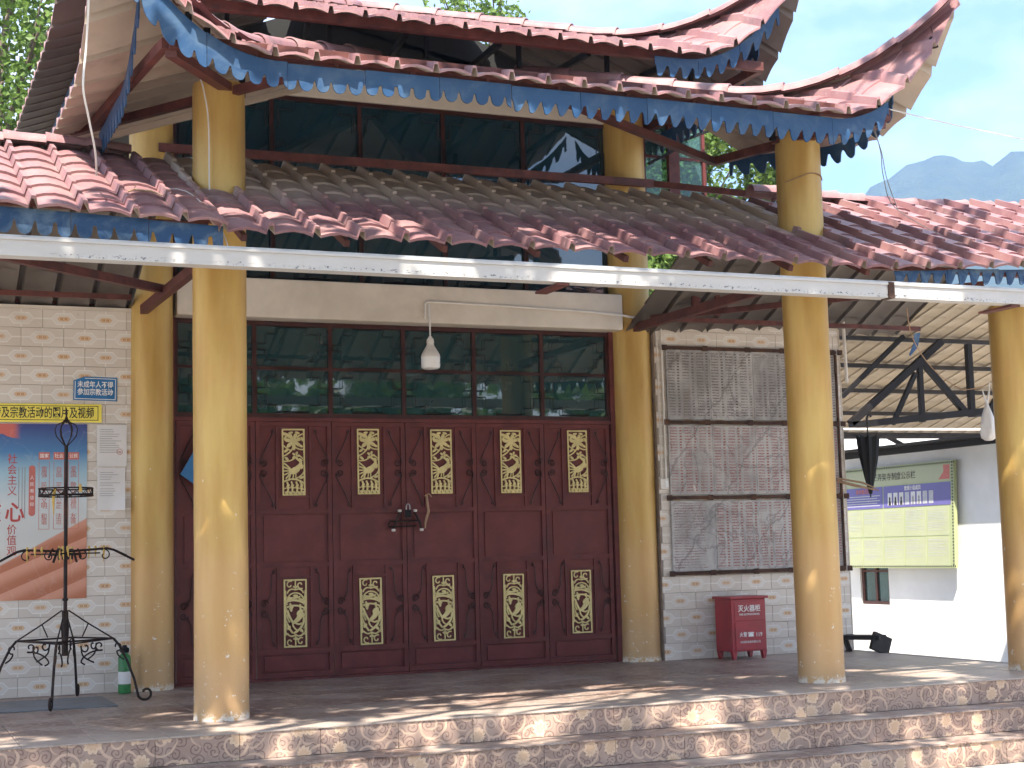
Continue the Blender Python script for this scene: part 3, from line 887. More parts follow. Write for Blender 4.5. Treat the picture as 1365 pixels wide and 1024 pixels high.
def scroll_lo():
    b = MB(); r = .0065; y = -.03; c = .73
    for s in (1, -1):
        rod = spiral(-.055, c+s*.36, .006, .022, s*4.5, s*8.0, 10) + [(-.025, c+s*.33), (-.02, c+s*.22), (-.012, c+s*.13), (.02, c+s*.07)]
        b.tube([(x, y, z) for x, z in rod], r, 5)
        sp = [(.01, c+s*.07)] + spiral(.052, c+s*.046, .042, .010, PI, PI-s*8.2, 18)
        b.tube([(x, y, z) for x, z in sp], r, 5)
    return b.mesh('scroll', 'iron_red')
MT['iron_red'] = simple('scroll_red_iron', (.035, .016, .014), .5, .4, 10, spec=.25, dirt=(.09, .065, .05), dirtamt=.5)
parts = dict(fr=leaf_frame(), sk=leaf_skin(), r1=raised(1.20, 1.66), r2=raised(.10, .25), v1=vbar(1.726, 2.574), v2=vbar(.316, 1.134), h1=hbar(1.835), h2=hbar(1.02), s1=scroll_up(), s2=scroll_lo())
names6 = ['leftmost leaf of the dark red metal door, mostly behind the front yellow column', 'second leaf from the left of the dark red metal door, right of the front column', 'third leaf from the left of the dark red door, left of the padlock',
          'fourth leaf from the left of the dark red door, right of the padlock', 'fifth leaf from the left of the dark red metal door', 'rightmost leaf of the dark red metal door beside the rear yellow column']
for i in range(6):
    t = thing('door_leaf', names6[i], 'door', (2.82+LW*(i+.5), 15.41+random.uniform(-.004, .004), 0), random.uniform(-.006, .006), 'red metal door leaves')
    link('frame', parts['fr'], t); link('panel', parts['sk'], t); link('raised_panel', parts['r1'], t); link('raised_panel', parts['r2'], t)
    for s in (-1, 1):
        link('bar', parts['v1'], t, (s*.175, 0, 0)); link('bar', parts['v2'], t, (s*.175, 0, 0))
        for pm in ('s1', 's2'):
            o = link('scroll', parts[pm], t, (s*.27, 0, 0)); o.scale = (s, 1, 1)
    link('bar', parts['h1'], t); link('bar', parts['h2'], t)
    link('ornament_panel', orn_bird, t, (random.uniform(-.004, .004), -.012, 2.208+random.uniform(-.004, .004)), (0, random.uniform(-.008, .008), 0))
    link('ornament_panel', orn_deer, t, (random.uniform(-.004, .004), -.012, .665+random.uniform(-.01, .01)), (0, random.uniform(-.012, .012), 0))
df = MB(); df.box(2.74, 2.812, 15.36, 15.48, 0, 3.66); df.box(7.645, 7.71, 15.36, 15.48, 0, 3.66); df.box(2.812, 7.645, 15.372, 15.46, 2.622, 2.66); df.box(2.812, 7.645, 15.395, 15.46, 0, .026)
tag(df.build('door_frame', 'doorframe'), 'dark red steel frame around the door leaves and transom', 'door frame')
# handles with padlock and chain
lk = thing('padlock', 'black padlock on the crossed iron handles in the middle of the door', 'padlock', (5.215, 15.34, 1.58))
b = MB(); b.tube([(-.20, 0, -.03), (-.19, -.012, .0), (.14, -.012, .005), (.15, 0, -.03)], .011, 6); b.tube([(-.20, .005, -.055), (.10, -.01, -.05)], .009, 6); b.build('bolt', 'iron', lk)
for s in (-1, 1):
    b = MB(); b.tube([(s*.075, -.01, .10), (s*.10, -.02, .06), (s*.15, -.02, -.06), (s*.155, 0, -.085)], .011, 6); b.build('handle', 'iron', lk)
    b = MB(); b.lathe([(.004, -.014), (.02, -.012), (.022, .01), (.004, .014)], 10, (s*.085, -.025, .11)); b.build('knob', 'pvc', lk, True)
    b = MB(); b.lathe([(.004, -.014), (.02, -.012), (.022, .01), (.004, .014)], 10, (s*.155+.0, -.02, -.09)); b.build('knob', 'pvc', lk, True)
b = MB(); b.box(-.032, .032, -.06, -.03, .04, .12); bevel(b.build('lock_body', 'black', lk), .006)
b = MB(); b.tube([(-.02, -.045, .12)] + [(.02*math.cos(a), -.045, .15+.03*math.sin(a)) for a in [PI-PI*k/8 for k in range(9)]] + [(.02, -.045, .12)], .006, 6); b.build('shackle', 'zinc', lk)
b = MB(); b.tube([(.22, -.01, .27), (.235, -.022, .1), (.20, -.018, -.02), (.19, -.03, -.08)], [.012, .015, .012, .006], 6)
b.tube([(.19, -.02, .26), (.24, -.03, .285), (.27, -.02, .25)], .007, 5)
tag(b.build('door_ribbon', 'stick', None, False, (5.215, 15.34, 1.58)), 'brown cloth ribbon tied to the door beside the padlock', 'ribbon')
# blue card leaning behind the front column
b = MB(); b.prism([(2.85, 2.08), (3.30, 1.75), (3.16, 2.62)], 15.30, 15.306)
tag(b.build('blue_card', 'signblue'), 'blue card corner sticking out left of the front column on the door', 'card')

# ================================================================== ROOFS
TP, TL = .345, .36      # tile pitch across, course length, profile segments
def prof(u):
    """height of the tile at u (0..1) across: a narrow roll, then a broad shallow arch"""
    if u < .18:
        k = u/.18
        return .066*min(1, 4.0*min(k, 1-k)) if 0 < k < 1 else 0.0
    k = (u-.18)/.82
    return .030*math.sin(PI*k)
PU = [0, .045, .135, .18, .38, .59, .80, 1.0]
def tile_faces(b, top, lip, und):
    n = len(PU)
    # top rows: 0 lower edge, 1 upper edge ; lip row 2 ; underside rows 2,3
    vs = top[0] + top[1] + lip + und
    fs = []; mi = []
    for i in range(n-1):
        fs.append((i, i+1, n+i+1, n+i)); mi.append(0)
        fs.append((i+1, i, 2*n+i, 2*n+i+1)); mi.append(0)
        fs.append((2*n+i+1, 2*n+i, 3*n+i, 3*n+i+1)); mi.append(1)
    o = len(b.v); b.v += [tuple(v) for v in vs]; b.f += [tuple(k+o for k in f) for f in fs]; b.mi += mi
def raw_mesh(b, name, mats):
    me = bpy.data.meshes.new(name); me.from_pydata(b.v, [], b.f)
    for k in mats: me.materials.append(MT[k])
    me.polygons.foreach_set('material_index', b.mi)
    me.polygons.foreach_set('use_smooth', [True]*len(b.f))
    me.set_sharp_from_angle(angle=math.radians(38))
    return me
def flat_tile(mats):
    b = MB(); n = len(PU); T = .009
    lo = [(u*TP, 0, prof(u)+.019) for u in PU]; hi = [(u*TP, TL+.02, prof(u)*.96) for u in PU]
    lip = [(u*TP, .001, prof(u)-.003) for u in PU]; uh = [(u*TP, TL+.02, prof(u)*.96-T) for u in PU]
    tile_faces(b, (lo, hi), lip, uh)
    return raw_mesh(b, 'roof_tile', mats)
FTM = {k: flat_tile((k, 'under')) for k in ('tile', 'tile_dusty')}
FTM['shaded'] = flat_tile(('tile', 'under_dark'))
def pent(root, x0, ncol, y0, z0, pitch, ncourse, mat, back=False, tilt=None):
    """rows of tiles on a plane slope; back=True falls away from the camera"""
    c, s = math.cos(pitch), math.sin(pitch)
    for j in range(ncourse):
        for i in range(ncol):
            zt = tilt(x0+i*TP) if tilt else 0.0; ry = math.atan(zt-tilt(x0+(i+1)*TP))/TP if tilt else 0.0
            d = j*TL
            if not back:
                loc = (x0+i*TP, y0+d*c, z0+zt+d*s+.003*math.sin(i*1.9+j)); rot = (pitch+random.uniform(-.005, .005), ry+random.uniform(-.008, .008), random.uniform(-.005, .005))
            else:
                loc = (x0+(i+1)*TP, y0-d*c, z0+zt+d*s); rot = (pitch, 0, PI)
            link('roof_tile', FTM[mat], root, loc, rot)
def cap_mesh(pts, r=.085, wing=.05, mat='tile'):
    """half-round ridge cap through a few points, with a flange each side and a raised collar"""
    b = MB(); n = 8
    P = [Vector(p) for p in pts]
    prof_ = [(-r-wing, -.015), (-r, -.005)] + [(-r*math.cos(PI*k/n), r*.95*math.sin(PI*k/n)+.005) for k in range(1, n)] + [(r, -.005), (r+wing, -.015)]
    m_ = len(prof_); vs = []; fs = []
    for i, p in enumerate(P):
        d = (P[min(i+1, len(P)-1)]-P[max(i-1, 0)]).normalized()
        x = d.cross(Vector((0, 0, 1))).normalized(); z = x.cross(d)
        k = 1.0 if i else 1.13
        vs += [p + x*a*k + z*h*k for a, h in prof_]
    for i in range(len(P)-1):
        for k in range(m_-1): fs.append((i*m_+k, i*m_+k+1, (i+1)*m_+k+1, (i+1)*m_+k))
    o = len(vs)
    vs += [v - Vector((0, 0, .012)) for v in vs]
    fs += [tuple(q+o for q in reversed(f)) for f in fs]
    for i in (0, len(P)-1):
        for k in range(m_-1): fs.append((i*m_+k, i*m_+k+1, o+i*m_+k+1, o+i*m_+k))
    b.add(vs, fs)
    return b.mesh('ridge_cap', mat, True)
def caps_along(root, f, n, mat='tile', r=.085):
    """n caps along the curve f(0..1); each overlaps the next"""
    for k in range(n):
        a, c = k/n, (k+1.06)/n
        link('ridge_cap', cap_mesh([f(a+(c-a)*q/3) + Vector((0, 0, .012*(1-q/3))) for q in range(4)], r, .05, mat), root)

def tooth(t, kind):
    t = t % 1.0
    if kind == 'round':
        v = (t-.5)/.40
        return .085*math.sqrt(max(0, 1-v*v))**.7 if abs(v) < 1 else -.012
    # flame: fat shoulder, tip swung to one side
    v = (t-.1)/.78
    if v < 0 or v > 1: return -.014
    return .125*(math.sin(PI*v**.62)**.9 if v > .2 else math.sin(PI*(.2**.62))**.9*min(1, v/.06))
def fascia(root, path, L, n, kind, mats, H=.135, pitch=.135, tk=1.0):
    """n boards along path(s) -> (x, y, ztop), s in metres from 0 to L"""
    for k in range(n):
        a, c = L*k/n+.002, L*(k+1)/n-.002
        m_ = max(2, int((c-a)/.0115)); b = MB(); vs = []; fs = []
        for i in range(m_+1):
            s_ = a+(c-a)*i/m_
            p = Vector(path(s_)); q = Vector(path(min(L, s_+.01)))-Vector(path(max(0, s_-.01)))
            nv = Vector((q.y, -q.x, 0)).normalized()*.006
            zb = p.z - (H(s_) if callable(H) else H) - tooth(s_/pitch, kind)*tk
            vs += [p+nv, Vector((p.x, p.y, zb))+nv, Vector((p.x, p.y, zb))-nv, p-nv]
        for i in range(m_):
            o = 4*i
            for e in range(4): fs.append((o+e, o+(e+1) % 4, o+4+(e+1) % 4, o+4+e))
        fs += [(0, 1, 2, 3), (4*m_+3, 4*m_+2, 4*m_+1, 4*m_)]
        b.add(vs, fs)
        o_ = b.build('fascia_board', mats[k] if isinstance(mats, list) else mats, root)
        o_.rotation_euler = (random.uniform(-.0006, .0006), 0, 0)

# ---------------------------------------------------- lower (pent) roofs
PIT = math.radians(25.8); PIL = math.radians(24.0); PIR = math.radians(25.5)
YE, ZE = 10.83, 3.555
NC = 7; SLP = NC*TL
def slope_pt(pitch, d, z0=0.0): return YE+d*math.cos(pitch), ZE+z0+d*math.sin(pitch)
lr = thing('lower_roof', 'lower tiled roof with dusty grey upper courses between the two front columns', 'roof')
pent(lr, 2.30, 17, YE, ZE+.025, PIT, NC, 'tile_dusty')
for k in range(8):
    x = 2.5+.78*k; y0, z0 = slope_pt(PIT, .1); y1, z1 = slope_pt(PIT, SLP)
    q = MB(); q.bar((x, y0, z0-.035), (x, y1, z1-.035), .04, .05); q.build('rafter', 'steel', lr)
for d in (.75, 1.5, 2.3):
    y0, z0 = slope_pt(PIT, d); q = MB(); q.bar((2.25, y0, z0-.07), (8.1, y0, z0-.07), .05, .05); q.build('purlin', 'steel', lr)
tl_ = lambda x: .03*max(0, 2.3-x); tr2 = lambda x: .015+.058*max(0, x-8.2)
ll = thing('left_lower_roof', 'lower tiled roof at the left edge with pale blue fringe board', 'roof')
pent(ll, 2.36-11*TP, 11, YE-.02, ZE+.075, PIL, NC, 'tile', False, tl_)
lrr = thing('right_lower_roof', 'lower tiled roof at the right edge with weathered blue fringe board', 'roof')
pent(lrr, 8.13, 12, YE-.03, ZE+.012, PIR, NC, 'tile', False, tr2)
YRL, ZRL = slope_pt(PIL, SLP, .08); YRR, ZRR = slope_pt(PIR, SLP, .02)
pent(ll, 2.36-11*TP, 11, YRL+NC*TL*math.cos(PIL), ZRL-NC*TL*math.sin(PIL)-.02, PIL, NC, 'shaded', True, tl_)
pent(lrr, 8.13-TP, 11, YRR+NC*TL*math.cos(PIR), ZRR-NC*TL*math.sin(PIR)-.02, PIR, NC, 'shaded', True, tr2)
for root, xa, xb, pp, zz in ((ll, -1.4, 2.3, PIL, .06), (lrr, 8.16, 12.2, PIR, .03)):
    for d in (.45, 1.3, 2.3):
        y0, z0 = slope_pt(pp, d, zz); q = MB(); q.bar((xa, y0, z0-.09), (xb, y0, z0-.09), .05, .05); q.build('purlin', 'steel', root)
    for d in (.5, 1.2, 1.9):
        y0, z0 = slope_pt(pp, SLP, zz); q = MB(); q.bar((xa, y0+d*math.cos(pp), z0-.11-d*math.sin(pp)), (min(xb, 11.5), y0+d*math.cos(pp), z0-.11-d*math.sin(pp)), .05, .05); q.build('purlin', 'steel', root)
caps_along(ll, lambda t: Vector((-1.4+3.4*t, YRL, ZRL+.03+tl_(-1.4+3.4*t)+.02*math.sin(t*9))), 10)
caps_along(lrr, lambda t: Vector((12.2-4.0*t, YRR+.02, ZRR+.02+tr2(12.2-4.0*t)*.6+.10*max(0, t-.55)*2.2)), 12)
fascia(ll, lambda s: (-1.4+s, YE+.05, ZE+.085+tl_(-1.4+s)), 3.74, 7, 'round', 'blue_faded', .095)
fascia(lrr, lambda s: (8.20+s, YE+.045, ZE+.015+tr2(8.2+s)), 4.0, 7, 'flame', 'blue_faded', .035, .135, .85)

# ---------------------------------------------------- upper roofs with swept corners
class Tier:
    def __init__(s, xl, xr, y0, yb, z0, pitch, lift, reach):
        s.xl, s.xr, s.y0, s.yb, s.z0, s.tp, s.A, s.R = xl, xr, y0, yb, z0, math.tan(pitch), lift, reach
        s.cp = math.cos(pitch); s.shear = 0.0; s.ext = 0.0; s.rise = 0.0
    def lift(s, d, t):
        v = max(0, 1-(max(0, d)/s.R+t/(s.R*1.15)))
        return s.A*v**2.15
    def pt(s, side, a, t):
        """side front: a = x; sides: a = y; t = plan distance in from the eave"""
        if side == 'front':
            a = min(max(a, s.xl+t), s.xr-t)
            d = min(a-s.xl-t, s.xr-t-a)
            return Vector((a, s.y0+t, s.z0+t*s.tp+s.lift(d, t)))
        a = max(a, s.y0+t)
        d = a-s.y0-t
        x = s.xr-t-s.shear*d*d/2.3 if side == 'right' else s.xl+t
        return Vector((x, a, s.z0+t*s.tp+s.lift(d, t)+(s.rise*d if side == 'right' else 0)))
    def tiles(s, side, tmax, root, mats, keep):
        n = len(PU); T = .009; cl = TL*s.cp; out = []
        a0, a1 = (s.xl, s.xr) if side == 'front' else (s.y0, s.yb+(s.ext if side == 'left' else -.25*(s.ext > 0)))
        nc = int(round((a1-a0)/.315)); pw = (a1-a0)/nc
        for j in range(int(tmax/cl)):
            t0, t1 = j*cl, (j+1)*cl+.015
            for i in range(nc):
                x0 = a0+i*pw
                if side == 'front':
                    if x0+pw <= s.xl+t0+.02 or x0 >= s.xr-t0-.02: continue
                elif x0+pw <= s.y0+t0+.02: continue
                flip = side == 'left'
                us = [1-u for u in PU] if flip else PU
                def row(t, k, off):
                    r = []
                    for u, up_ in zip(us, PU):
                        p = s.pt(side, x0+u*pw, t); p = p + Vector((0, 0, prof(up_)*k+off)); r.append(p)
                    return r
                b = MB()
                tile_faces(b, (row(t0, 1, .019), row(t1, .96, 0)), row(t0, 1, -.003), row(t1, .96, -T))
                out.append((b, j))
        return out
    def hip(s, side):
        def f(t):
            t = t*s._hl
            p = s.pt('front', s.xr if side == 'right' else s.xl, t)
            return p + Vector((0, 0, .06))
        return f
def make_tier(T, root, front_t, side_t, mats, hipl, ncap, mainsides=('left', 'right')):
    T._hl = hipl
    rest = MB(); cnt = 0
    lst = T.tiles('front', front_t, root, mats, 0)
    for sd in mainsides: lst += T.tiles(sd, side_t, root, mats, 0)
    lst.sort(key=lambda q: q[1])
    for b, j in lst:
        if cnt < 298:
            link('roof_tile', raw_mesh(b, 'roof_tile', mats), root); cnt += 1
        else:
            o = len(rest.v); rest.v += b.v; rest.f += [tuple(k+o for k in f) for f in b.f]; rest.mi += b.mi
    if rest.v:
        o = link('upper_courses', raw_mesh(rest, 'upper_courses', mats), root); o['kind'] = 'stuff'
    for sd in ('left', 'right'):
        f = T.hip(sd)
        for k in range(ncap):
            a, c = k/ncap, (k+1.08)/ncap
            link('ridge_cap', cap_mesh([f(a+(c-a)*q_/3) + Vector((0, 0, .014*(1-q_/3))) for q_ in range(4)], .085, .06, 'tile'), root)

ur = thing('upper_roof', 'upper tiled roof with swept up corners and blue fringe board on the front columns', 'roof')
T1 = Tier(1.42, 8.96, 10.76, 13.3, 4.905, math.radians(19), 1.12, 1.35); T1.shear = .36; T1.ext = .85; T1.rise = .085
make_tier(T1, ur, 4.6, 2.5, ('tile', 'under'), 3.0, 8)
def eave_path(T, side, ins, a0, sgn=1, dz=-.01, liftk=1.0):
    def f(s_):
        if side == 'front':
            p = T.pt('front', a0+s_, 0); return (p.x, T.y0+ins, p.z+dz)
        p = T.pt(side, a0+s_, 0); return (p.x+(-ins if side == 'right' else ins), p.y, p.z+dz)
    return f
lift_at = lambda x: T1.pt('front', x, 0).z-T1.z0
fascia(ur, eave_path(T1, 'front', .10, 1.62), 3.0, 5, 'round', 'blue', lambda s_: .115+.33*min(.35, lift_at(1.62+s_))+.03*max(0, 1-s_/2.2), .128, .85)
fascia(ur, eave_path(T1, 'front', .10, 4.624), 3.60, 6, 'flame', 'blue', lambda s_: .115+.012*s_-.08*max(0, s_-3.0), .128, .72)
fascia(ur, eave_path(T1, 'left', .36, 10.98), 2.25, 4, 'flame', 'blue', .10, .15)
fascia(ur, eave_path(T1, 'right', .30, 11.3), 1.7, 3, 'flame', 'blue', .09, .15, .8)
# eave frame
zf = 5.0; xa, xb, ya, yb = 1.97, 8.30, 10.97, 13.0
def rbar(root, name, a, b_, w=.07, h=.07, mat='steel'):
    q = MB(); q.bar(a, b_, w, h); return q.build(name, mat, root)
rbar(ur, 'eave_beam', (xa, ya, zf), (xb, ya, zf), .07, .10)
rbar(ur, 'eave_beam', (xa-.02, ya+.04, zf), (xa-.25, 13.2, zf-.04), .06, .08)
rbar(ur, 'eave_beam', (xb-.02, ya+.04, zf), (7.62, 12.87, zf), .06, .08)
rbar(ur, 'corner_beam', (xa+.02, ya+.05, zf-.06), (2.75, 12.2, zf+.03), .09, .07)
rbar(ur, 'corner_beam', (xb-.02, ya+.05, zf-.06), (7.8, 12.05, zf+.01), .09, .07)
rbar(ur, 'diagonal_brace', (3.3, 11.02, zf-.01), (1.60, 13.6, zf-.01), .06, .07)
rbar(ur, 'diagonal_brace', (4.7, 11.02, zf-.01), (7.60, 12.84, zf-.005), .06, .07)
for x, y in ((xa+.28, 11.0), (2.78, 12.18), (7.75, 12.0), (xb-.3, 11.0), (2.1, 10.93), (8.2, 10.93)):
    q = MB(); z2 = T1.pt('front', x, y-T1.y0).z; q.bar((x, y, zf), (x, y, max(zf+.05, z2-.01)), .045, .045); q.build('post', 'shedsteel', ur)
for x in [2.6+.62*k for k in range(9)]:
    q = MB(); p0 = T1.pt('front', x, .18); p1 = T1.pt('front', x, 2.8); q.bar(p0-Vector((0, 0, .04)), p1-Vector((0, 0, .04)), .035, .05); q.build('rafter', 'steel', ur)

tr = thing('top_roof', 'topmost tiled roof tier with swept corners, rising behind the upper roof', 'roof')
T2 = Tier(1.45, 8.78, 12.74, 19.6, 6.02, math.radians(21), 1.15, 1.5)
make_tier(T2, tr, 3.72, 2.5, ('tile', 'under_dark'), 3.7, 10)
fascia(tr, eave_path(T2, 'front', .12, 7.0), 1.45, 3, 'flame', 'blue', .10, .14, .8)
fascia(tr, eave_path(T2, 'left', .36, 13.2), 6.2, 10, 'flame', 'blue', .12, .15)
fascia(tr, eave_path(T2, 'right', .36, 13.2), 6.2, 10, 'flame', 'blue', .12, .15)
rbar(tr, 'eave_beam', (2.0, 12.96, 6.05), (8.28, 12.96, 6.05), .07, .09)
rbar(tr, 'eave_beam', (8.28, 13.0, 6.05), (8.28, 19.3, 6.1), .07, .09)
rbar(tr, 'eave_beam', (1.95, 13.0, 6.05), (1.95, 19.3, 6.1), .07, .09)
for x in [2.7+.95*k for k in range(6)]:
    rbar(tr, 'diagonal_brace', (x, 13.3, 6.12), (x+.5, 15.3, 6.55), .05, .06, 'shedsteel')
    rbar(tr, 'post', (x+.2, 13.3, 5.9), (x+.2, 13.3, 6.2), .04, .04, 'shedsteel')
# ridge block above the upper tier
q = MB(); q.box(4.6, 5.9, 16.4, 16.6, 7.1, 7.55); q.build('ridge_wall', 'plaster', tr)
# bell on the right tail
bl = thing('wind_bell', 'small dark bell hanging from the right upswept roof corner', 'bell', (8.74, 10.86, 5.74))
b = MB(); b.lathe([(.012, .0), (.03, -.015), (.038, -.06), (.052, -.10), (.048, -.10), (.03, -.06), (.01, -.03)], 12); b.build('bell_body', 'iron', bl, True)
b = MB(); b.tube([(0, 0, 0), (.005, 0, .04), (-.01, 0, .09)], .004, 5); b.build('hanger', 'iron', bl)

# ---------------------------------------------------- tie beams, tube across the window, gutter
def beam(name, a, b_, w, h, label, mat='steel', cat='beam'):
    q = MB(); q.bar(a, b_, w, h); return tag(q.build(name, mat), label, cat)
beam('tie_beam', (2.50, 12.3, 3.66), (2.46, 15.1, 3.68), .07, .09, 'red brown steel tie beam joining the left front and rear columns')
beam('tie_beam', (7.98, 12.1, 3.70), (7.90, 15.2, 3.69), .07, .09, 'red brown steel tie beam joining the right front and rear columns')
beam('brace_bar', (2.45, 14.0, 3.70), (.6, 12.45, 3.70), .06, .075, 'red brown diagonal bar below the left lower roof')
beam('brace_bar', (7.95, 14.9, 3.76), (10.2, 12.1, 3.76), .05, .06, 'red brown diagonal bar below the right lower roof')
beam('window_tube', (2.6, 15.08, 5.31), (8.16, 15.12, 5.34), .06, .085, 'long red brown steel tube crossing before the upper window')
beam('window_tube_end', (8.16, 15.12, 5.34), (9.3, 13.4, 4.82), .05, .07, 'red brown tube sloping down from the upper window to the right lower roof')
for x, lab in ((8.35, 'thick red brown post right of the rear column under the right lower roof'), (8.62, 'thin red brown post right of the rear column under the right lower roof')):
    beam('roof_post', (x, 14.6, 3.76), (x, 14.6, 4.45), .09 if x < 8.5 else .05, .05, lab, 'steel', 'post')
gt = thing('rain_gutter', 'long chipped white rain gutter running across the whole front', 'gutter')
def gutter(x0, x1, nm):
    b = MB()
    b.box(x0, x1, 10.50, 10.508, 3.272, 3.392); b.box(x0, x1, 10.508, 10.63, 3.272, 3.280); b.box(x0, x1, 10.622, 10.63, 3.28, 3.40)
    b.box(x0, x1, 10.485, 10.4995, 3.378, 3.396)
    return b.build(nm, 'gutter', gt)
gutter(-1.5, 7.86, 'channel'); gutter(7.885, 12.4, 'channel')
q = MB(); q.box(7.845, 7.90, 10.478, 10.6, 3.266, 3.402); q.build('joint_sleeve', 'rust', gt)
q = MB(); q.box(-1.5, 12.4, 10.49, 10.52, 3.3965, 3.410); q.build('rim', 'zinc', gt)
for x, ye in ((4.87, 10.95), (9.2, 10.95)):
    q = MB(); q.bar((x, 10.52, 3.260), (x, ye, 3.260), .10, .018); q.build('bracket', 'steel', gt)

# ================================================================== THINGS ON THE LEFT WALL
RX = (PI/2, 0, 0)
sg = thing('blue_sign', 'small blue sign with white characters on the left tiled wall', 'sign', (2.015, 15.205, 2.905))
b = MB(); b.prism([(-.205, -.115), (.205, -.115), (.205, .115), (-.10, .115), (-.205, .075)], -.004, 0); b.build('plate', 'signblue', sg)
b = MB()
for p in ([(-.19, -.10), (.19, -.10)], [(-.19, .068), (-.19, -.105)], [(.19, .103), (.19, -.105)], [(-.10, .10), (.195, .10)]): b.ribbon(p, .006, -.0052, -.0041)
b.build('border', 'ink_white', sg)
text('lettering', '未成年人不得\n参加宗教活动', .069, (0, -.0055, .0), RX, 'ink_white', sg, 'CENTER', .014, .82, 1.05)
sg.rotation_euler = (0, .02, 0)

sg = thing('yellow_sign', 'long yellow banner sign with black characters above the blue poster', 'sign', (1.15, 15.200, 2.665))
b = MB(); b.box(-1.9, .925, -.004, 0, -.088, .088); b.build('plate', 'signyellow', sg)
b = MB()
for p in ([(-1.88, .068), (.893, .068)], [(-1.88, -.066), (.893, -.066)], [(.89, .070), (.89, -.068)]): b.ribbon(p, .006, -.0052, -.0041)
b.build('border', 'ink_black', sg)
text('lettering', '涉及宗教活动的图片及视频', .117, (.855, -.0055, -.004), RX, 'ink_black', sg, 'RIGHT', .010, .665)

ps = thing('wall_poster', 'large poster with blue sky, pale middle and orange foot on left wall', 'poster', (1.47, 15.206, .90))
b = MB(); b.box(-1.0, .47, -.003, 0, 0, 1.66); b.build('sheet', 'poster', ps)
text('lettering', '社\n会\n主\n义', .10, (-.215, -.0042, 1.17), RX, 'ink_red', ps, 'CENTER', .006, .9, 1.0)
text('lettering', '心', .20, (-.19, -.0042, .81), RX, 'ink_red', ps, 'CENTER', .02, .9)
text('lettering', '核', .20, (-.40, -.0042, .81), RX, 'ink_red', ps, 'CENTER', .02, .9)
text('lettering', '价\n值\n观', .10, (-.215, -.0042, .555), RX, 'ink_red', ps, 'CENTER', .004, .9, 1.0)
for k, (hd, col) in enumerate((('国家', '富\n强\n\n民\n主\n\n文\n明\n\n和\n谐'), ('社会', '自\n由\n\n平\n等\n\n公\n正\n\n法\n治'), ('公民', '爱\n国\n\n敬\n业\n\n诚\n信\n\n友\n善'))):
    x = .075+.135*k
    b = MB(); b.box(x-.05, x+.05, -.0042, -.0031, 1.32, 1.39); b.build('heading_block', 'ink_pink', ps)
    text('lettering', hd, .043, (x, -.0052, 1.353), RX, 'ink_white', ps, 'CENTER', .01, .95)
    b = MB()
    for p in ([(x-.047, 1.30), (x-.047, .66)], [(x+.047, 1.30), (x+.047, .66)], [(x-.049, .66), (x+.049, .66)]): b.ribbon(p, .004, -.0042, -.0031)
    b.build('column_rule', 'ink_pink', ps)
    text('lettering', col, .062, (x, -.0044, .975), RX, 'ink_pink', ps, 'CENTER', .0, .95, .80)
b = MB(); b.prism([(-.035+.03*math.cos(a), (1.235 if a < PI else .815)+.03*math.sin(a)) for a in [k*PI/8 for k in range(17)]], -.0042, -.0031); b.build('pill', 'ink_pink', ps)
text('lettering', '人\n民\n有\n信\n仰', .042, (-.035, -.0052, 1.02), RX, 'ink_white', ps, 'CENTER', .0, .95, 1.5)
b = MB()
for x, z0, z1 in ((-.155, .86, 1.25), (-.125, .78, 1.25), (-.10, .76, 1.25)): b.ribbon([(x, z0), (x, z1)], .008, -.0042, -.0031)
b.build('fine_print', 'greyprint', ps)

def sheet(name, label, x0, x1, z0, z1, seed, curl=0.0):
    rnd = random.Random(seed)
    t = thing(name, label, 'paper', ((x0+x1)/2, 15.205, z0))
    b = MB(); w = (x1-x0)/2; h = z1-z0; nx_, nz_ = 8, 10; vs = []; fs = []
    for j in range(nz_+1):
        for i in range(nx_+1):
            u, v = i/nx_, j/nz_
            vs.append((-w+2*w*u - .02*curl*max(0, u-.6)*(1-v)**2, -.003-curl*.16*max(0, (u-.45))**1.5*(1-v)**2.2-.002*math.sin(u*5+v*3+seed), h*v))
    for j in range(nz_):
        for i in range(nx_): k = j*(nx_+1)+i; fs.append((k, k+1, k+nx_+2, k+nx_+1))
    b.add(vs, fs); b.build('page', 'paper', t, True)
    b = MB()
    z = h-.045
    while z > h*.30:
        l = rnd.uniform(.5, 1.0)*w*1.5
        b.ribbon([(-w*.8, z), (-w*.8+l, z)], .0045, -.0082, -.0072); z -= rnd.choice((.022, .022, .035))
    b.build('print', 'greyprint', t)
    return t
p1 = sheet('notice_sheet', 'white printed sheet with red round stamp on the left wall', 2.03, 2.315, 2.155, 2.555, 1)
b = MB(); b.ribbon([(.075+.026*math.cos(a), .14+.026*math.sin(a)) for a in [k*PI/10 for k in range(21)]], .004, -.0082, -.0072)
b.ribbon([(.065, .14), (.085, .14)], .008, -.0085, -.0075); b.build('stamp', 'ink_pink', p1)
sheet('notice_sheet', 'lower white printed sheet with curling corner on the left wall', 2.035, 2.30, 1.73, 2.14, 4, 1.0)

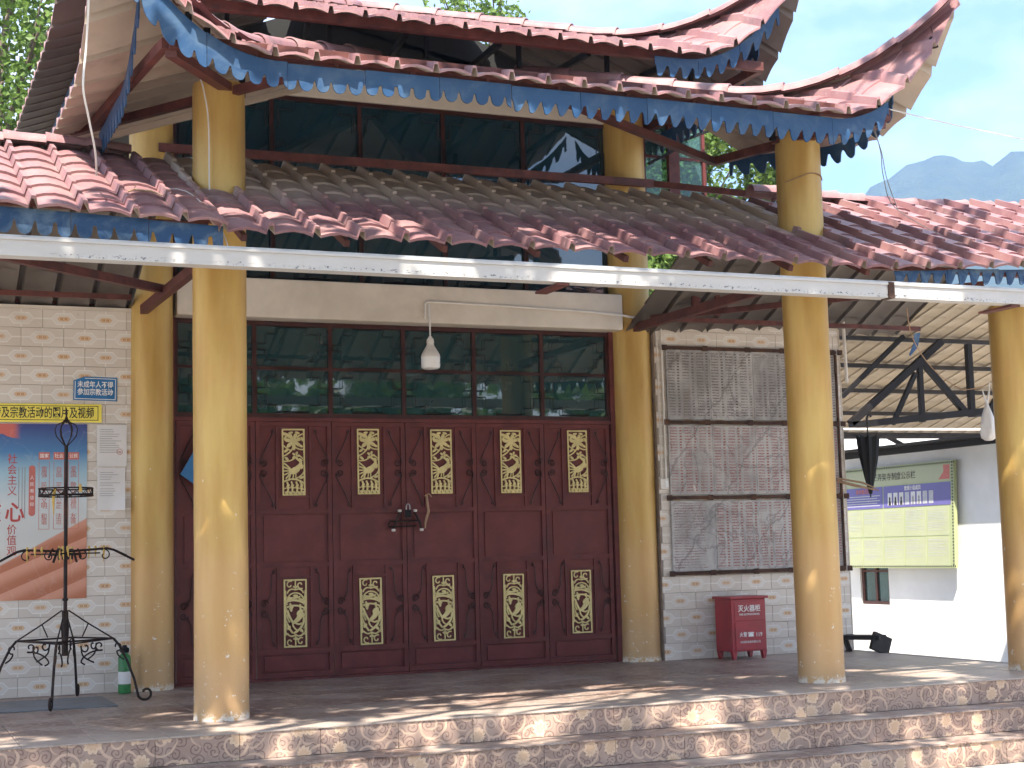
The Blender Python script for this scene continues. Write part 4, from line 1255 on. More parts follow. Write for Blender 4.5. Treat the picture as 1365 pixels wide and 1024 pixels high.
# ================================================================== CANDLE STAND
cs = thing('candle_stand', 'black wrought iron candle stand with ring, crossarms and scroll feet', 'candle stand', (1.64, 14.28, 0), math.radians(-16))
R6 = .0085
b = MB(); b.tube([(0, 0, .42), (0, 0, .82)], .028, 10); b.tube([(0, 0, .82), (0, 0, 2.29)], .017, 8); b.lathe([(.017, 0), (.026, .008), (.026, .02), (.017, .03)], 10, (0, 0, .90)); b.build('pole', 'iron', cs)
b = MB()
for k in range(6):
    a = k*PI/3+.2
    b.tube([(math.cos(a)*r, math.sin(a)*r, z) for r, z in ((.006, 2.28), (.035, 2.31), (.085, 2.37), (.098, 2.43), (.08, 2.475), (.035, 2.495), (.012, 2.52))], .0055, 5)
b.lathe([(.006, 2.49), (.02, 2.515), (.012, 2.54), (.006, 2.555), (.012, 2.575), (.002, 2.63)], 8)
b.build('crown', 'iron', cs)
def ring(r, z, rad=.007, n=28): return [(r*math.cos(2*PI*k/n), r*math.sin(2*PI*k/n), z) for k in range(n+1)]
b = MB(); b.tube(ring(.235, 1.90), .007, 5); b.tube(ring(.235, 1.835), .007, 5)
for k in range(28):
    a, c = 2*PI*k/28, 2*PI*(k+1)/28
    z0, z1 = (1.835, 1.90) if k % 2 else (1.90, 1.835)
    b.tube([(.235*math.cos(a), .235*math.sin(a), z0), (.235*math.cos(c), .235*math.sin(c), z1)], .004, 4)
for k in range(4):
    a = k*PI/2; b.tube([(.017*math.cos(a), .017*math.sin(a), 1.85), (.235*math.cos(a), .235*math.sin(a), 1.85)], .007, 5)
b.build('upper_ring', 'iron', cs)
for k in range(4):
    a = k*PI/2; ca, sa = math.cos(a), math.sin(a)
    P = lambda r, t, z: (r*ca - t*sa, r*sa + t*ca, z)
    b = MB(); b.tube([P(.017, 0, 1.34), P(.36, 0, 1.36), P(.42, 0, 1.345), P(.60, 0, 1.25)], .012, 6)
    b.tube([P(.36, -.05, 1.36), P(.44, -.05, 1.34), P(.54, -.05, 1.29)], .010, 5)
    for rr in (.14, .34):
        b.tube([P(rr+x, 0, 1.30+z) for x, z in spiral(0, 0, .012, .055, 2.0, 8.4, 16)], .006, 5)
    b.build('candle_arm', 'iron', cs)
    for u0, u1 in ((P(.30, 0, 1.32), P(.0, .30, 1.32)), (P(.12, 0, 1.31), P(.0, .12, 1.31))):
        b = MB(); b.tube([u0, u1], .006, 4); b.build('arm_link', 'iron', cs)
    for r0, t0, h0 in ((.20, .01, .09), (.33, .0, .12), (.25, .06, .07)):
        b = MB(); b.tube([P(r0, t0, 1.385), P(r0+.005, t0, 1.36), P(r0, t0+.006, 1.36-h0)], [.010, .012, .003], 5); b.build('wax_drip', 'wax', cs)
    # leg: from the collar down and out, then a scroll foot
    b = MB(); b.tube([P(.028, 0, .82), P(.20, 0, .70), P(.42, 0, .56)], .007, 5); b.tube([P(.20, 0, .70), P(.15, .0, .585)], .006, 4)
    leg = [P(.42, 0, .56), P(.47, 0, .50), P(.54, 0, .36), P(.60, 0, .20), P(.64, 0, .04)] + [P(.70+x, 0, .075+z) for x, z in spiral(0, 0, .07, .02, PI*1.15, PI*1.15+5.6, 16)]
    b.tube(leg, .012, 6); b.build('leg', 'iron', cs)
    b = MB(); b.tube([P(.42, 0, .56), P(0, .42, .56)], .009, 5)
    b.tube([P(.03, 0, .52), P(.42, 0, .56)], .007, 5)
    SM = lambda P_: [(.5*((2*b1[0])+(-a1[0]+c1[0])*t+(2*a1[0]-5*b1[0]+4*c1[0]-d1[0])*t*t+(-a1[0]+3*b1[0]-3*c1[0]+d1[0])*t**3), .5*((2*b1[1])+(-a1[1]+c1[1])*t+(2*a1[1]-5*b1[1]+4*c1[1]-d1[1])*t*t+(-a1[1]+3*b1[1]-3*c1[1]+d1[1])*t**3)) for a1, b1, c1, d1 in [(P_[max(i-1, 0)], P_[i], P_[i+1], P_[min(i+2, len(P_)-1)]) for i in range(len(P_)-1)] for t in (0, .33, .67)]
    sc = spiral(.30, .50, .010, .045, -1.0, 5.3, 16) + [(.24, .45), (.17, .41), (.14, .36), (.19, .33)]
    b.tube([P(x, 0, z) for x, z in SM(sc)], .0075, 5)
    sc2 = spiral(.45, .49, .010, .045, 3.6, -1.6, 12) + [(.47, .40), (.53, .36)]
    b.tube([P(x, 0, z) for x, z in SM(sc2)], .0075, 5)
    mx_, my_ = .21, .21
    sc3 = spiral(0, .50, .010, .05, 1.0, 6.6, 14) + [(.03, .43), (-.05, .38), (-.10, .36)]
    b.tube([P(.21+x*.7, .21-x*.7, z) for x, z in SM(sc3)], .0075, 5)
    b.build('base_scroll', 'iron', cs)
b = MB(); b.tube([(-.07, -.15, 1.90), (-.075, -.20, 1.80), (-.07, -.205, 1.66)], [.012, .014, .004], 5); b.build('wax_drip', 'wax', cs)
b = MB(); b.tube([(.15, -.18, 1.93), (.16, -.185, 1.86)], .014, 5); b.build('wax_drip', 'wax', cs)

b = MB(); b.lathe([(.0, 0), (.058, .004), (.06, .02), (.06, .33), (.052, .355), (.03, .37), (.026, .385)], 20); bt = thing('green_bottle', 'tall green bottle with black cap by the left rear column', 'bottle', (2.27, 15.02, 0))
b.build('body', 'green', bt, True)
b = MB(); b.lathe([(.03, .38), (.042, .385), (.044, .42), (.025, .43), (.02, .45), (.004, .452)], 16); b.build('cap', 'black', bt, True)
b = MB(); b.lathe([(.0607, .09), (.0612, .095), (.0612, .20), (.0607, .205)], 20); b.build('paper_label', 'paper', bt, True)
b = MB(); b.box(.55, 2.02, 13.74, 14.72, .0025, .014)
tag(b.build('floor_board', 'mat'), 'grey stained flat board on the floor under the candle stand', 'board')

# ================================================================== LAMP BULB AND CONDUITS
lb_ = thing('light_bulb', 'large white screw bulb hanging from the lintel above the door', 'light bulb', (5.435, 15.12, 3.16))
b = MB(); b.lathe([(.02, 0), (.075, .004), (.094, .014), (.10, .035), (.10, .13)], 28); b.build('diffuser', 'bulb', lb_, True)
b = MB(); b.lathe([(.1008, .128), (.1008, .14), (.09, .17), (.06, .22), (.042, .25), (.036, .27), (.040, .29), (.036, .32), (.022, .335), (.016, .35)], 28); b.build('housing', 'pvc', lb_, True)
b = MB(); b.tube([(0, .0, .34), (0, .0, .52), (0, .02, .70)], .009, 8); b.build('cord', 'wire_w', lb_)
cp = thing('lintel_conduit', 'thin white cable conduit along the lintel feeding the light bulb', 'conduit')
b = MB(); b.tube([(5.40, 15.15, 3.70), (5.40, 15.15, 3.865), (5.43, 15.15, 3.885), (6.2, 15.152, 3.875), (7.2, 15.148, 3.85), (7.70, 15.13, 3.82), (7.78, 15.10, 3.80), (8.05, 15.12, 3.775)], .0115, 8); b.build('pipe', 'pvc', cp)
cp = thing('wall_conduit', 'white conduit pipe down the right tiled wall to a socket box', 'conduit')
b = MB(); b.tube([(8.215, 15.175, 3.76), (8.215, 15.175, 1.99)], .011, 8); b.tube([(8.16, 15.178, 3.6), (8.165, 15.178, 1.99)], .006, 6); b.build('pipe', 'pvc', cp)
b = MB(); b.box(8.13, 8.235, 15.150, 15.19, 1.88, 2.0); bevel(b.build('socket', 'pvc', cp), .005)
b = MB(); b.box(8.185, 8.222, 15.143, 15.1498, 1.905, 1.975); b.build('switch', 'bulb', cp)
cp = thing('corner_pipe', 'bent white pipe at the top right corner of the tablet wall', 'pipe')
b = MB(); b.tube([(10.1, 15.10, 4.02), (10.5, 15.12, 4.02), (10.63, 15.14, 3.98), (10.645, 15.14, 3.9), (10.665, 15.15, 3.12)], .019, 8); b.build('pipe', 'pvc', cp)

# ================================================================== STONE TABLETS
rows = [(2.665, 3.455, 'stone_a', 'top'), (1.82, 2.60, 'stone_b', 'middle'), (.97, 1.75, 'stone_c', 'bottom')]
ordn = ['first from the left', 'second from the left', 'third from the left', 'last on the right']
for z0, z1, mt, rn in rows:
    for i in range(4):
        w = .565; h = z1-z0
        b = MB(); b.box(-w/2+.0015, w/2-.0015, -.02, 0, -h/2, h/2)
        mk = mt if not (mt == 'stone_c' and i) else 'stone_b'
        o = b.build('stone_tablet', mk, None, False, (8.255+w*(i+.5), 15.178+random.uniform(-.002, .002), (z0+z1)/2))
        ink = {'stone_a': 'brown columns of writing', 'stone_b': 'red columns of writing', 'stone_c': 'red lines of script'}[mk]
        tag(o, 'grey stone tablet with %s, %s in the %s row' % (ink, ordn[i], rn), 'stone tablet', 'stone name tablets')
for z, lab in ((3.475, 'rusty iron rail along the top of the stone tablets'), (2.632, 'rusty iron rail between top and middle stone tablets'), (1.785, 'rusty iron rail between middle and bottom stone tablets'), (.945, 'rusty iron rail below the bottom stone tablets')):
    t = thing('tablet_rail', lab, 'rail', (0, 15.165, z))
    b = MB(); b.box(8.23, 10.53, -.018, -.010, -.020, .020); b.box(8.23, 10.53, -.010, .026, -.006, .002); b.build('angle_bar', 'rust', t)
    for x in (8.20, 8.72, 9.28, 9.75, 10.44, 10.545):
        b = MB(); b.box(x, x+.07, -.024, -.0185, -.03, .03); b.build('lug', 'rust', t)
q = MB(); q.box(10.505, 10.53, 15.14, 15.19, .966, 3.45); tag(q.build('tablet_upright', 'rust'), 'rusty upright iron bar closing the right end of the stone tablets', 'rail')

# ================================================================== FIRE CABINET
fc = thing('extinguisher_cabinet', 'red metal fire extinguisher cabinet on short feet against the tiled wall', 'cabinet', (8.955, 14.93, 0), math.radians(3))
b = MB(); b.box(-.225, .225, -.155, .17, .085, .655); bevel(b.build('body', 'extred', fc), .006)
b = MB(); b.box(-.25, .25, -.185, .185, .656, .684); bevel(b.build('lid', 'extred', fc), .006)
for (x, y) in ((-.225, -.155), (.165, -.155), (-.225, .11), (.165, .11)):
    b = MB(); b.prism([(x, .086), (x+.06, .086), (x+.042, 0), (x+.018, 0)], y, y+.05); b.build('foot', 'extred', fc)
b = MB(); b.box(-.185, .20, -.162, -.1555, .42, .628); bevel(b.build('door_panel', 'extred', fc), .003)
b = MB(); b.box(-.185, .20, -.163, -.1555, .10, .405); bevel(b.build('door_panel', 'extred', fc), .003)
text('lettering', '灭火器柜', .078, (.005, -.1645, .545), RX, 'ink_white', fc, 'CENTER', .012, .95)
text('lettering', 'FIRE EXTINGUISHER', .030, (.005, -.1645, .485), RX, 'ink_white', fc, 'CENTER', .01, 1.0)
text('lettering', '火警', .056, (-.085, -.1655, .265), RX, 'ink_white', fc, 'CENTER', .01, .9)
text('lettering', '119', .062, (.12, -.1655, .262), RX, 'ink_white', fc, 'CENTER', .01, .95)
text('lettering', '州消防设备有限公司', .030, (.005, -.1655, .185), RX, 'ink_white', fc, 'CENTER', .0, .98)
b = MB(); b.prism([(-.02, .243), (.05, .243), (.045, .27), (.03, .283), (0, .283), (-.015, .27)], -.1663, -.1635)
b.prism([(-.028, .278), (-.018, .292), (.048, .292), (.058, .278), (.045, .276), (.038, .285), (-.008, .285), (-.015, .276)], -.1667, -.1636); b.build('telephone_mark', 'ink_white', fc)

# ================================================================== RIGHT: WHITE BUILDING AND ITS NOTICE BOARD
WX = 13.6
wb = thing('white_building', 'low whitewashed side building with small window beyond the right columns', 'building', (WX, 0, 0))
WY0, WY1, WZ0, WZ1 = 18.53, 19.22, .33, 1.19   # window opening
b = MB(); b.box(0, .24, 14.2, WY0, GZ, 2.48); b.box(0, .24, WY1, 20.6, GZ, 2.48); b.box(0, .24, WY0, WY1, GZ, WZ0); b.box(0, .24, WY0, WY1, WZ1, 2.48); b.build('wall', 'white', wb)
wn = link('window', None, wb)
wn.empty_display_size = .1
b = MB(); ym = (WY0+WY1)/2
for y0, y1, z0, z1 in ((WY0, WY1, WZ0, WZ0+.05), (WY0, WY1, WZ1-.05, WZ1), (WY0, WY0+.05, WZ0+.051, WZ1-.051), (WY1-.05, WY1, WZ0+.051, WZ1-.051), (ym-.025, ym+.025, WZ0+.051, WZ1-.051), (WY0+.0505, ym-.0255, .80, .83), (ym+.0255, WY1-.0505, .80, .83)):
    b.box(.03, .08, y0, y1, z0, z1)
b.build('frame', 'winred', wn)
for y0, y1 in ((WY0+.052, ym-.027), (ym+.027, WY1-.052)):
    for z0, z1 in ((WZ0+.053, .798), (.832, WZ1-.053)):
        b = MB(); b.box(.053, .057, y0, y1, z0, z1); b.build('pane', 'glass_clear', wn)
b = MB(); b.box(.18, .21, WY0-.1, WY1+.1, .2, 1.3); b.build('curtain', 'noticegrey', wn)
b = MB(); b.box(-.06, .30, 14.2, 20.6, 2.482, 2.56); b.build('wall_plate', 'shedsteel', wb)
b = MB(); b.box(-.36, .6, 14.0, 20.8, 2.561, 2.59); b.build('eave_board', 'shedsteel', wb)
# shed roof beyond it, seen from below
sr = thing('shed_roof', 'tile roof of the side shed seen from below with dark steel trusses', 'roof')
sy0, sz0, sy1, sz1 = 19.95, 4.62, 24.8, 3.28
spit = math.atan2(sz0-sz1, sy1-sy0)
sme = flat_tile(('tile', 'shedunder'))
LN = math.hypot(sz0-sz1, sy1-sy0); nr = int(LN/TL)+5
for j in range(nr):
    for i in range(20):
        link('roof_tile', sme, sr, (13.8+(i+1)*TP, sy1-j*TL*math.cos(spit), sz1+j*TL*math.sin(spit)), (spit, 0, PI))
for j in range(5):
    f = .06+.22*j
    q = MB(); y = sy1+(sy0-sy1)*f; z = sz1+(sz0-sz1)*f-.07; q.bar((13.7, y, z), (20.7, y, z), .06, .07); q.build('purlin', 'darkwood', sr)
def truss(y, x0, zb0, name):
    t = link(name, None, sr); t.empty_display_size = .1
    def m1(a, b_, w=.075): q = MB(); q.bar((x0+1.265*a[0], y, zb0+1.265*a[1]), (x0+1.265*b_[0], y, zb0+1.265*b_[1]), w, w); q.build('member', 'shedsteel', t)
    m1((0, 0), (2.9, .28), .105); m1((0, .02), (1.42, 1.07), .105); m1((-.1, .35), (.85, 1.12), .065); m1((.62, .02), (1.0, .66), .065)
    m1((1.07, .05), (1.07, .78)); m1((1.12, .80), (1.75, .17), .09); m1((1.84, .12), (1.84, 1.05), .09); m1((2.1, .2), (2.7, .9))
truss(19.76, 13.94, 3.03, 'truss')
q = MB(); q.tube([(13.7, 19.67, 2.96), (17.2, 19.67, 2.98)], .021, 8); tag(q.build('truss_pipe', 'pvc'), 'pale horizontal pipe below the shed truss', 'pipe')
tb = thing('lower_truss', 'flat dark steel lattice girder under the shed truss, above the notice board', 'truss')
for a, c, w in (((10.85, 2.52), (13.6, 2.54), .05), ((10.85, 2.24), (13.6, 2.22), .06), ((11.3, 2.24), (11.3, 2.54), .04), ((11.55, 2.54), (12.2, 2.24), .045), ((12.42, 2.23), (12.42, 2.54), .07), ((12.55, 2.24), (13.2, 2.54), .045)):
    k = 1.265; q = MB(); q.bar((a[0]*k, 19.81, 1.25+(a[1]-1.25)*k), (c[0]*k, 19.81, 1.25+(c[1]-1.25)*k), w*k, w*k); q.build('member', 'shedsteel', tb)
# sunlit sheet roof beyond
b = MB(); n = 90; vs = []; fs = []
for i in range(n+1):
    x = 14+14*i/n; k = .035*(i % 2)
    vs += [(x, 25.2, 2.65+k), (x, 33.0, 4.1+k)]
for i in range(n): fs.append((2*i, 2*i+2, 2*i+3, 2*i+1))
b.add(vs, fs); b.add([(x, y, z-.02) for x, y, z in vs], [tuple(reversed(f)) for f in fs])
tag(b.build('sheet_metal_roof', 'sheet'), 'pale sunlit corrugated roof seen through the truss beyond the white wall', 'roof')
b = MB(); b.box(14.2, 28, 25.6, 25.8, GZ, 2.6); tag(b.build('rear_wall', 'white'), 'whitewashed wall below the pale corrugated roof', 'wall')

nb = thing('notice_board', 'large pale green notice board with purple heading on the white wall', 'notice board', (WX-.075, 18.16, 1.59), -PI/2)
nb.rotation_euler = (math.radians(-2.5), 0, -PI/2); nb.scale = (1.265, 1.265, 1.265)
BW, BH = 1.03, .575   # half sizes; local x runs toward the camera
b = MB(); b.box(-BW, BW, -.03, .012, -BH, BH); b.build('backing', 'noticegreen', nb)
b = MB(); b.box(-BW+.05, BW-.05, -.032, -.0301, .36, BH-.045); b.build('title_strip', 'noticecream', nb)
b = MB(); b.box(-BW+.05, -.22, -.033, -.0301, .10, .345); b.build('heading_block', 'noticepurple', nb)
b = MB(); b.box(-.20, BW-.05, -.033, -.0301, .10, .345); b.build('heading_block', 'noticepurple', nb)
rnd = random.Random(3)
for r in range(2):
    for c in range(5):
        x0 = -BW+.05+c*.388; z1 = .085-r*.325; 
        b = MB(); b.box(x0, x0+.372, -.0325, -.0301, z1-.31, z1); b.build('text_block', 'noticecream', nb)
        b = MB(); z = z1-.03
        while z > z1-.31+rnd.uniform(.02, .14):
            b.ribbon([(x0+.02, z), (x0+.02+rnd.uniform(.2, .335), z)], .004, -.0336, -.0326); z -= rnd.choice((.017, .017, .028))
        b.build('print', 'noticegrey', nb)
for i in range(8):
    b = MB(); x = -.12+i*.105; b.box(x, x+.075, -.0345, -.0331, .125, .265); b.build('photo_card', 'noticegrey' if i in (3, 6, 7) else 'paper', nb)
    if i in (0, 1, 2, 4, 5):
        b = MB(); b.prism([(x+.012, .128), (x+.063, .128), (x+.055, .17), (x+.048, .18), (x+.052, .205), (x+.0375, .225), (x+.023, .205), (x+.027, .18), (x+.02, .17)], -.0356, -.0346); b.build('portrait', 'ink_black' if i < 3 else 'greyprint', nb)
text('lettering', '小芒弄奘寺制度公示栏', .092, (-.05, -.0335, .445), RX, 'darkwood', nb, 'CENTER', .0, .95)
text('lettering', '管理小组成员', .055, (.33, -.0345, .305), RX, 'ink_white', nb, 'CENTER', .012, .9)
text('lettering', '奘寺情况简介', .062, (-.56, -.0345, .295), RX, 'ink_pink', nb, 'CENTER', .012, .9)
b = MB()
for k in range(5): b.ribbon([(-BW+.09, .245-.028*k), (-.27-.05*(k % 2), .245-.028*k)], .010, -.0342, -.0331)
b.build('print', 'noticegrey', nb)
b = MB()
for z in (BH-.022, -BH+.02):
    for k in range(60): x = -BW+.02+k*.0345; b.ribbon([(x, z), (x+.018, z)], .018, -.0316, -.0303)
for k in range(33): z = -BH+.03+k*.034; b.ribbon([(BW-.022, z), (BW-.022, z+.018)], .018, -.0318, -.0304)
b.build('border', 'darkwood', nb)['kind'] = 'stuff'
b = MB(); b.prism([(BW-.25, .375), (BW-.06, .375), (BW-.06, .53), (BW-.17, .53), (BW-.16, .46), (BW-.2, .42)], -.0338, -.0322); b.build('emblem_print', 'ink_pink', nb)

um = thing('umbrella', 'closed black umbrella hanging at the right end of the tablet wall', 'umbrella', (10.83, 15.02, 2.46))
b = MB(); nU = 16; vs = []; fs = []
for j, (r, z) in enumerate(((.13, 0), (.125, -.08), (.105, -.25), (.06, -.48), (.018, -.66))):
    for k in range(nU): a = 2*PI*k/nU; q_ = r*(1+.16*(1 if k % 2 else -1)*(1 - j*.15)); vs.append((q_*math.cos(a), q_*.7*math.sin(a), z+(.035 if k % 2 and j == 0 else 0)))
for j in range(4):
    for k in range(nU): fs.append((j*nU+k, j*nU+(k+1) % nU, (j+1)*nU+(k+1) % nU, (j+1)*nU+k))
fs.append(tuple(range(nU-1, -1, -1))); b.add(vs, fs); b.build('canopy', 'black', um)
b = MB(); b.tube([(0, 0, -.70), (0, 0, .20)], .008, 6); b.tube([(0, 0, .16), (0, 0, .24), (.03, 0, .28), (.06, 0, .25)], .014, 6); b.build('shaft', 'darkwood', um)
b = MB(); b.tube([(10.45, 15.12, 1.96), (10.62, 15.02, 1.90), (10.86, 14.9, 1.835)], [.018, .02, .007], 6); b.tube([(10.45, 15.12, 1.99), (10.7, 14.98, 1.93), (10.84, 14.92, 1.86)], [.012, .013, .005], 6)
tag(b.build('broom_sticks', 'stick'), 'bundle of thin brown sticks poking out beyond the tablet wall', 'sticks')
bg_ = thing('plastic_bag', 'white plastic bag hanging beside the right column before the shed', 'plastic bag', (10.42, 12.42, 2.48))
b = MB(); vs = []; fs = []; nB = 18
pr = ((.012, .16), (.022, .10), (.045, .05), (.065, -.02), (.082, -.10), (.088, -.17), (.075, -.225), (.04, -.25), (.004, -.255))
for j, (r, z) in enumerate(pr):
    for k in range(nB): a = 2*PI*k/nB; q_ = r*(1+.10*math.sin(5*a+j)+.06*math.sin(9*a-j*2)); vs.append((q_*math.cos(a), q_*.75*math.sin(a), z))
for j in range(len(pr)-1):
    for k in range(nB): fs.append((j*nB+k, j*nB+(k+1) % nB, (j+1)*nB+(k+1) % nB, (j+1)*nB+k))
b.add(vs, fs); b.build('pouch', 'plastic', bg_, True)
b = MB(); b.tube([(0, 0, .12), (.03, 0, .22), (.05, 0, .34)], [.012, .010, .006], 6); b.tube([(0, 0, .12), (-.03, 0, .20), (-.045, 0, .26)], [.012, .009, .004], 6); b.build('handle', 'plastic', bg_)
b = MB(); b.bar((0, 0, -.0), (0, 0, .01), .02, .02)
dk = thing('wooden_trestle', 'dark wooden trestle lying on the floor at the foot of the white wall', 'trestle', (10.58, 14.72, 0))
b = MB(); b.bar((-.16, .38, .16), (.10, .0, .16), .24, .05); b.build('plank', 'darkwood', dk)
b = MB(); b.bar((.10, .0, .185), (.02, -.02, .0), .05, .24, 0, (1, 0, 0)); b.build('leg', 'darkwood', dk)
b = MB(); b.bar((-.16, .36, .14), (-.12, .34, .0), .2, .04); b.build('leg', 'darkwood', dk)

# ================================================================== CABLES
def cable(name, pts, r, mat, label):
    P = [Vector(p) for p in pts]; out = []
    for i in range(len(P)-1):
        a, b_, c, d = P[max(i-1, 0)], P[i], P[i+1], P[min(i+2, len(P)-1)]
        for k in range(6):
            t = k/6; out.append(.5*((2*b_)+(-a+c)*t+(2*a-5*b_+4*c-d)*t*t+(-a+3*b_-3*c+d)*t**3))
    out.append(P[-1]); q = MB(); q.tube(out, r, 6); return tag(q.build(name, mat), label, 'cable')
cable('hanging_cable', [(1.35, 10.45, 6.2), (1.34, 10.5, 5.2), (1.335, 10.6, 4.79), (1.315, 10.6, 4.50), (1.37, 10.75, 4.33), (1.45, 11.0, 4.15), (1.50, 11.3, 4.05)], .008, 'wire_w', 'white cable hanging down beside the left roof corner')
cable('thin_cable', [(1.9, 11.9, 4.1), (2.2, 11.6, 4.05), (2.35, 11.1, 3.7), (2.36, 10.7, 3.35)], .004, 'wire_w', 'thin cable running over the left lower roof to the gutter')
cable('guy_wire', [(8.25, 10.95, 5.06), (9.7, 10.9, 4.89), (13.5, 10.8, 4.58)], .0055, 'wire_w', 'grey wire stretched from the right roof corner to the right edge')
cable('drop_wire', [(8.12, 11.0, 4.95), (8.30, 11.1, 4.72), (8.42, 11.2, 4.5), (8.60, 11.3, 4.24)], .004, 'wire_g', 'thin wire dangling from the right roof corner to the lower roof')
cable('drop_wire', [(8.15, 11.0, 4.95), (8.31, 11.12, 4.71), (8.40, 11.22, 4.52), (8.57, 11.3, 4.26), (9.0, 11.2, 4.0)], .004, 'wire_g', 'second thin wire beside the one dangling from the right roof corner')
cable('corner_wire', [(8.27, 10.95, 4.98), (8.1, 11.0, 4.86), (7.85, 11.1, 4.86)], .005, 'wire_g', 'wire loop sagging below the right eave beam')
cable('column_cable', [(2.40, 11.98, 5.06), (2.42, 11.95, 4.95), (2.45, 11.93, 4.7), (2.455, 11.93, 4.2), (2.46, 11.93, 4.1)], .006, 'wire_w', 'thin pale cable down the left front column top')
cable('rope_tie', [(7.80, 11.90, 4.58), (7.86, 11.80, 4.60), (7.98, 11.755, 4.645), (8.10, 11.775, 4.645), (8.19, 11.87, 4.62)], .005, 'stick', 'cord tied around the upper right front column')
cable('shed_cord', [(9.1, 11.9, 3.45), (9.3, 12.1, 3.2), (9.75, 12.4, 2.95), (10.1, 12.42, 2.75), (10.4, 12.42, 2.78)], .005, 'stick', 'brown cord slanting down to the plastic bag')
b = MB(); b.tube([(1.72, 11.55, 3.985), (1.80, 11.50, 4.01), (1.92, 11.42, 3.985), (1.98, 11.30, 3.93)], [.004, .007, .009, .005], 5); b.tube([(1.80, 11.50, 4.01), (1.83, 11.60, 4.07)], .004, 4)
tag(b.build('dry_twig', 'stick'), 'pale dry twig lying on the left lower roof', 'twig')
b = MB(); b.prism([(0, 0), (.12, .02), (.05, -.22), (-.10, -.36), (-.12, -.34), (-.02, -.15)], -.01, 0)
tag(b.build('loose_blue_board', 'blue_faded', None, False, (15.1, 19.6, 4.47)), 'loose piece of blue fringe board hanging under the shed roof', 'board')

# ================================================================== TREES
def tree(name, label, base, h, crown, n, leaf, mat, seed, branches=9, limb_r=.09):
    rnd = random.Random(seed)
    t = thing(name, label, 'tree', base)
    b = MB()
    tr_ = [(0, 0, 0)]
    for k in range(1, 7): tr_.append((rnd.uniform(-.12, .12)*k*.4, rnd.uniform(-.12, .12)*k*.4, h*.75*k/6))
    b.tube(tr_, [limb_r*2.2*(1-.11*k) for k in range(7)], 10)
    b.build('trunk', 'bark', t, True)
    lb = MB(); tips = []
    cx, cy, cz, rx, ry, rz = crown
    for k in range(branches):
        st = Vector(tr_[rnd.randint(2, 6)])
        d = Vector((rnd.gauss(0, 1), rnd.gauss(0, 1), rnd.gauss(0, .7))).normalized()
        en = Vector((cx+d.x*rx*.85, cy+d.y*ry*.85, cz+d.z*rz*.85))
        mid = (st+en)/2 + Vector((rnd.uniform(-.3, .3), rnd.uniform(-.3, .3), rnd.uniform(.0, .5)))
        lb.tube([st, mid, en], [limb_r, limb_r*.55, limb_r*.18], 6); tips.append(en); tips.append(mid)
        for q in range(3):
            e2 = en + Vector((rnd.gauss(0, .5), rnd.gauss(0, .5), rnd.gauss(0, .4)))*rx*.35
            lb.tube([mid.lerp(en, .5), e2], [limb_r*.3, limb_r*.08], 5); tips.append(e2)
    lb.build('limbs', 'bark', t, True)
    c = MB(); vs = []; fs = []
    clumps = [(tp, rnd.uniform(.25, .55)*min(rx, rz)) for tp in tips]
    for k in range(int(len(tips)*.6)):
        d = Vector((rnd.gauss(0, 1), rnd.gauss(0, 1), rnd.gauss(0, 1))).normalized()*rnd.uniform(.5, 1.0)
        clumps.append((Vector((cx+d.x*rx, cy+d.y*ry, cz+d.z*rz)), rnd.uniform(.15, .4)*min(rx, rz)))
    for k in range(n):
        cc, r = clumps[rnd.randrange(len(clumps))]
        d = Vector((rnd.gauss(0, 1), rnd.gauss(0, 1), rnd.gauss(0, .8))); d = d.normalized()*r*rnd.random()**.45
        p = cc+d; L = leaf*rnd.uniform(.6, 1.25); w = L*rnd.uniform(.28, .42)
        ax = Vector((rnd.gauss(0, 1), rnd.gauss(0, 1), rnd.gauss(-.5, .6))).normalized(); sd = ax.orthogonal(); sd.rotate(Matrix.Rotation(rnd.uniform(0, 6.28), 3, ax)); nn = ax.cross(sd)
        o = len(vs); vs += [p, p+ax*L*.45+sd*w+nn*w*.25, p+ax*L, p+ax*L*.45-sd*w+nn*w*.25]; fs += [(o, o+1, o+2), (o, o+2, o+3)]
    me = bpy.data.meshes.new('crown'); me.from_pydata([tuple(v) for v in vs], [], fs); me.materials.append(MT[mat])
    link('crown', me, t)
    return t
tree('broadleaf_tree', 'tall leafy tree behind the left end of the roofs', (1.6, 24.5, GZ), 10.5, (0, 0, 9.6, 2.4, 2.2, 3.8), 17000, .125, 'leaf_b', 11, 20)
tree('broadleaf_tree', 'leafy tree glimpsed behind the right side of the upper roof', (15.6, 27, GZ), 10, (0, 0, 8.6, 2.0, 2.0, 2.2), 24000, .13, 'leaf_b', 12, 11)
tree('broadleaf_tree', 'thin branched treetop sticking up behind the topmost roof', (11.2, 27.5, GZ), 12.6, (-.3, 0, 12.3, 1.0, .9, 1.0), 1600, .13, 'leaf_b', 17, 9, .06)

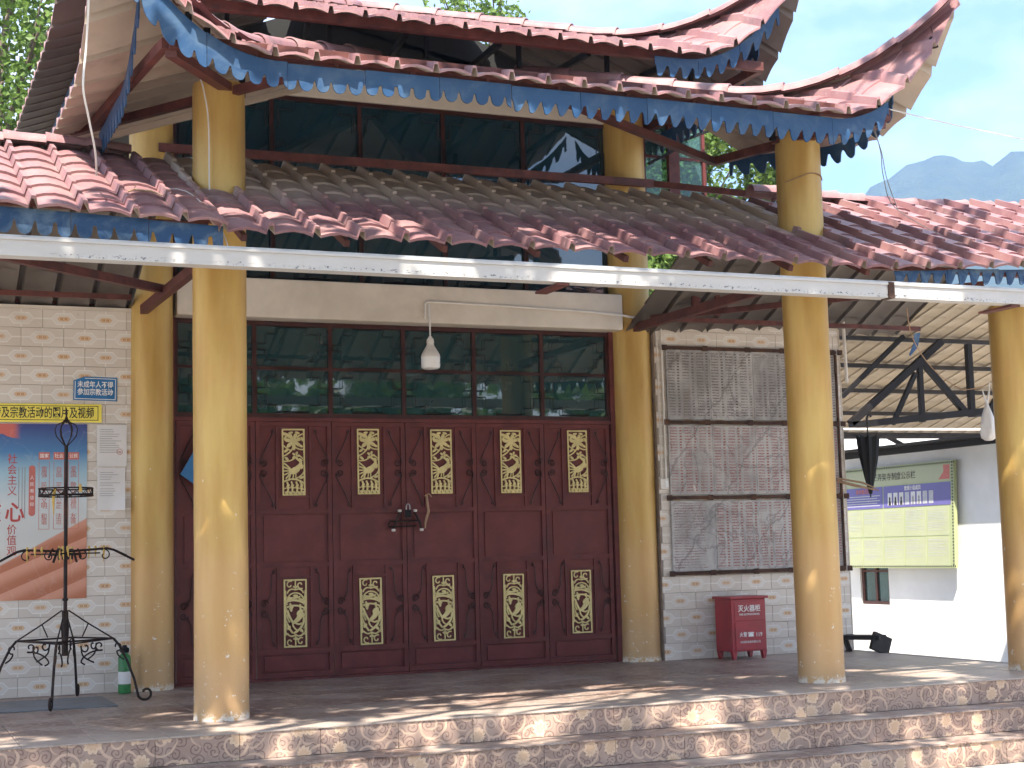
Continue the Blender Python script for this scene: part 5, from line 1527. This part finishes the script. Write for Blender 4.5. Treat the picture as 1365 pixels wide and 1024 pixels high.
# trees and a house across the forecourt, behind the viewer (mirrored in the glass; they dapple the steps)
tree('overhanging_tree', 'big tree left of the forecourt whose leaves dapple the steps', (-5.5, 3.2, GZ), 10.5, (8.2, 2.6, 10.4, 7.0, 2.6, 1.3), 10500, .24, 'leaf_a', 21, 26, .10)
for k, (x, y) in enumerate(((-9, -9), (-1.5, -14), (7, -11), (15, -13), (22, -8))):
    tree('forecourt_tree', ['tree at far left across the forecourt, mirrored in the door glass', 'second tree across the forecourt mirrored in the door glass', 'middle tree across the forecourt mirrored in the door glass', 'fourth tree across the forecourt mirrored in the upper window', 'tree at far right across the forecourt mirrored in the glass'][k], (x, y, GZ), 6.6, (0, 0, 5.2, 3.5, 3.2, 2.6), 4600, .5, 'leaf_a', 30+k, 12, .11)
hs = thing('opposite_house', 'low house with blue grey roof across the forecourt, mirrored in the transom', 'house', (4, -19, GZ))
b = MB(); b.box(-16, 16, -3, 3, 0, 3.2); b.build('wall', 'white', hs)
b = MB(); b.prism([(-3.6, 3.1), (0, 5.2), (3.6, 3.1), (3.6, 3.3), (0, 5.45), (-3.6, 3.3)], -16.5, 16.5)
o = b.build('roof', 'houseroof', hs); o.rotation_euler = (0, 0, PI/2)
for k in range(6):
    b = MB(); b.box(-14+5*k, -12.4+5*k, 3.001, 3.06, 1.0, 2.4); b.build('window', 'glass', hs)

# ================================================================== HAZE
hz_ = MB(); hz_.box(-2300, 2300, -600, 2300, GZ-1.2, 470)
hzo = link('haze', hz_.mesh('haze', 'white')); hzo['kind'] = 'stuff'
hm_ = bpy.data.materials.new('haze_air'); hm_.use_nodes = True; t_ = hm_.node_tree; t_.nodes.clear()
o_ = t_.nodes.new('ShaderNodeOutputMaterial'); v_ = t_.nodes.new('ShaderNodeVolumePrincipled')
v_.inputs['Color'].default_value = (.42, .64, 1, 1); v_.inputs['Density'].default_value = .00045; v_.inputs['Anisotropy'].default_value = .2
t_.links.new(v_.outputs[0], o_.inputs['Volume'])
hzo.data.materials.clear(); hzo.data.materials.append(hm_)
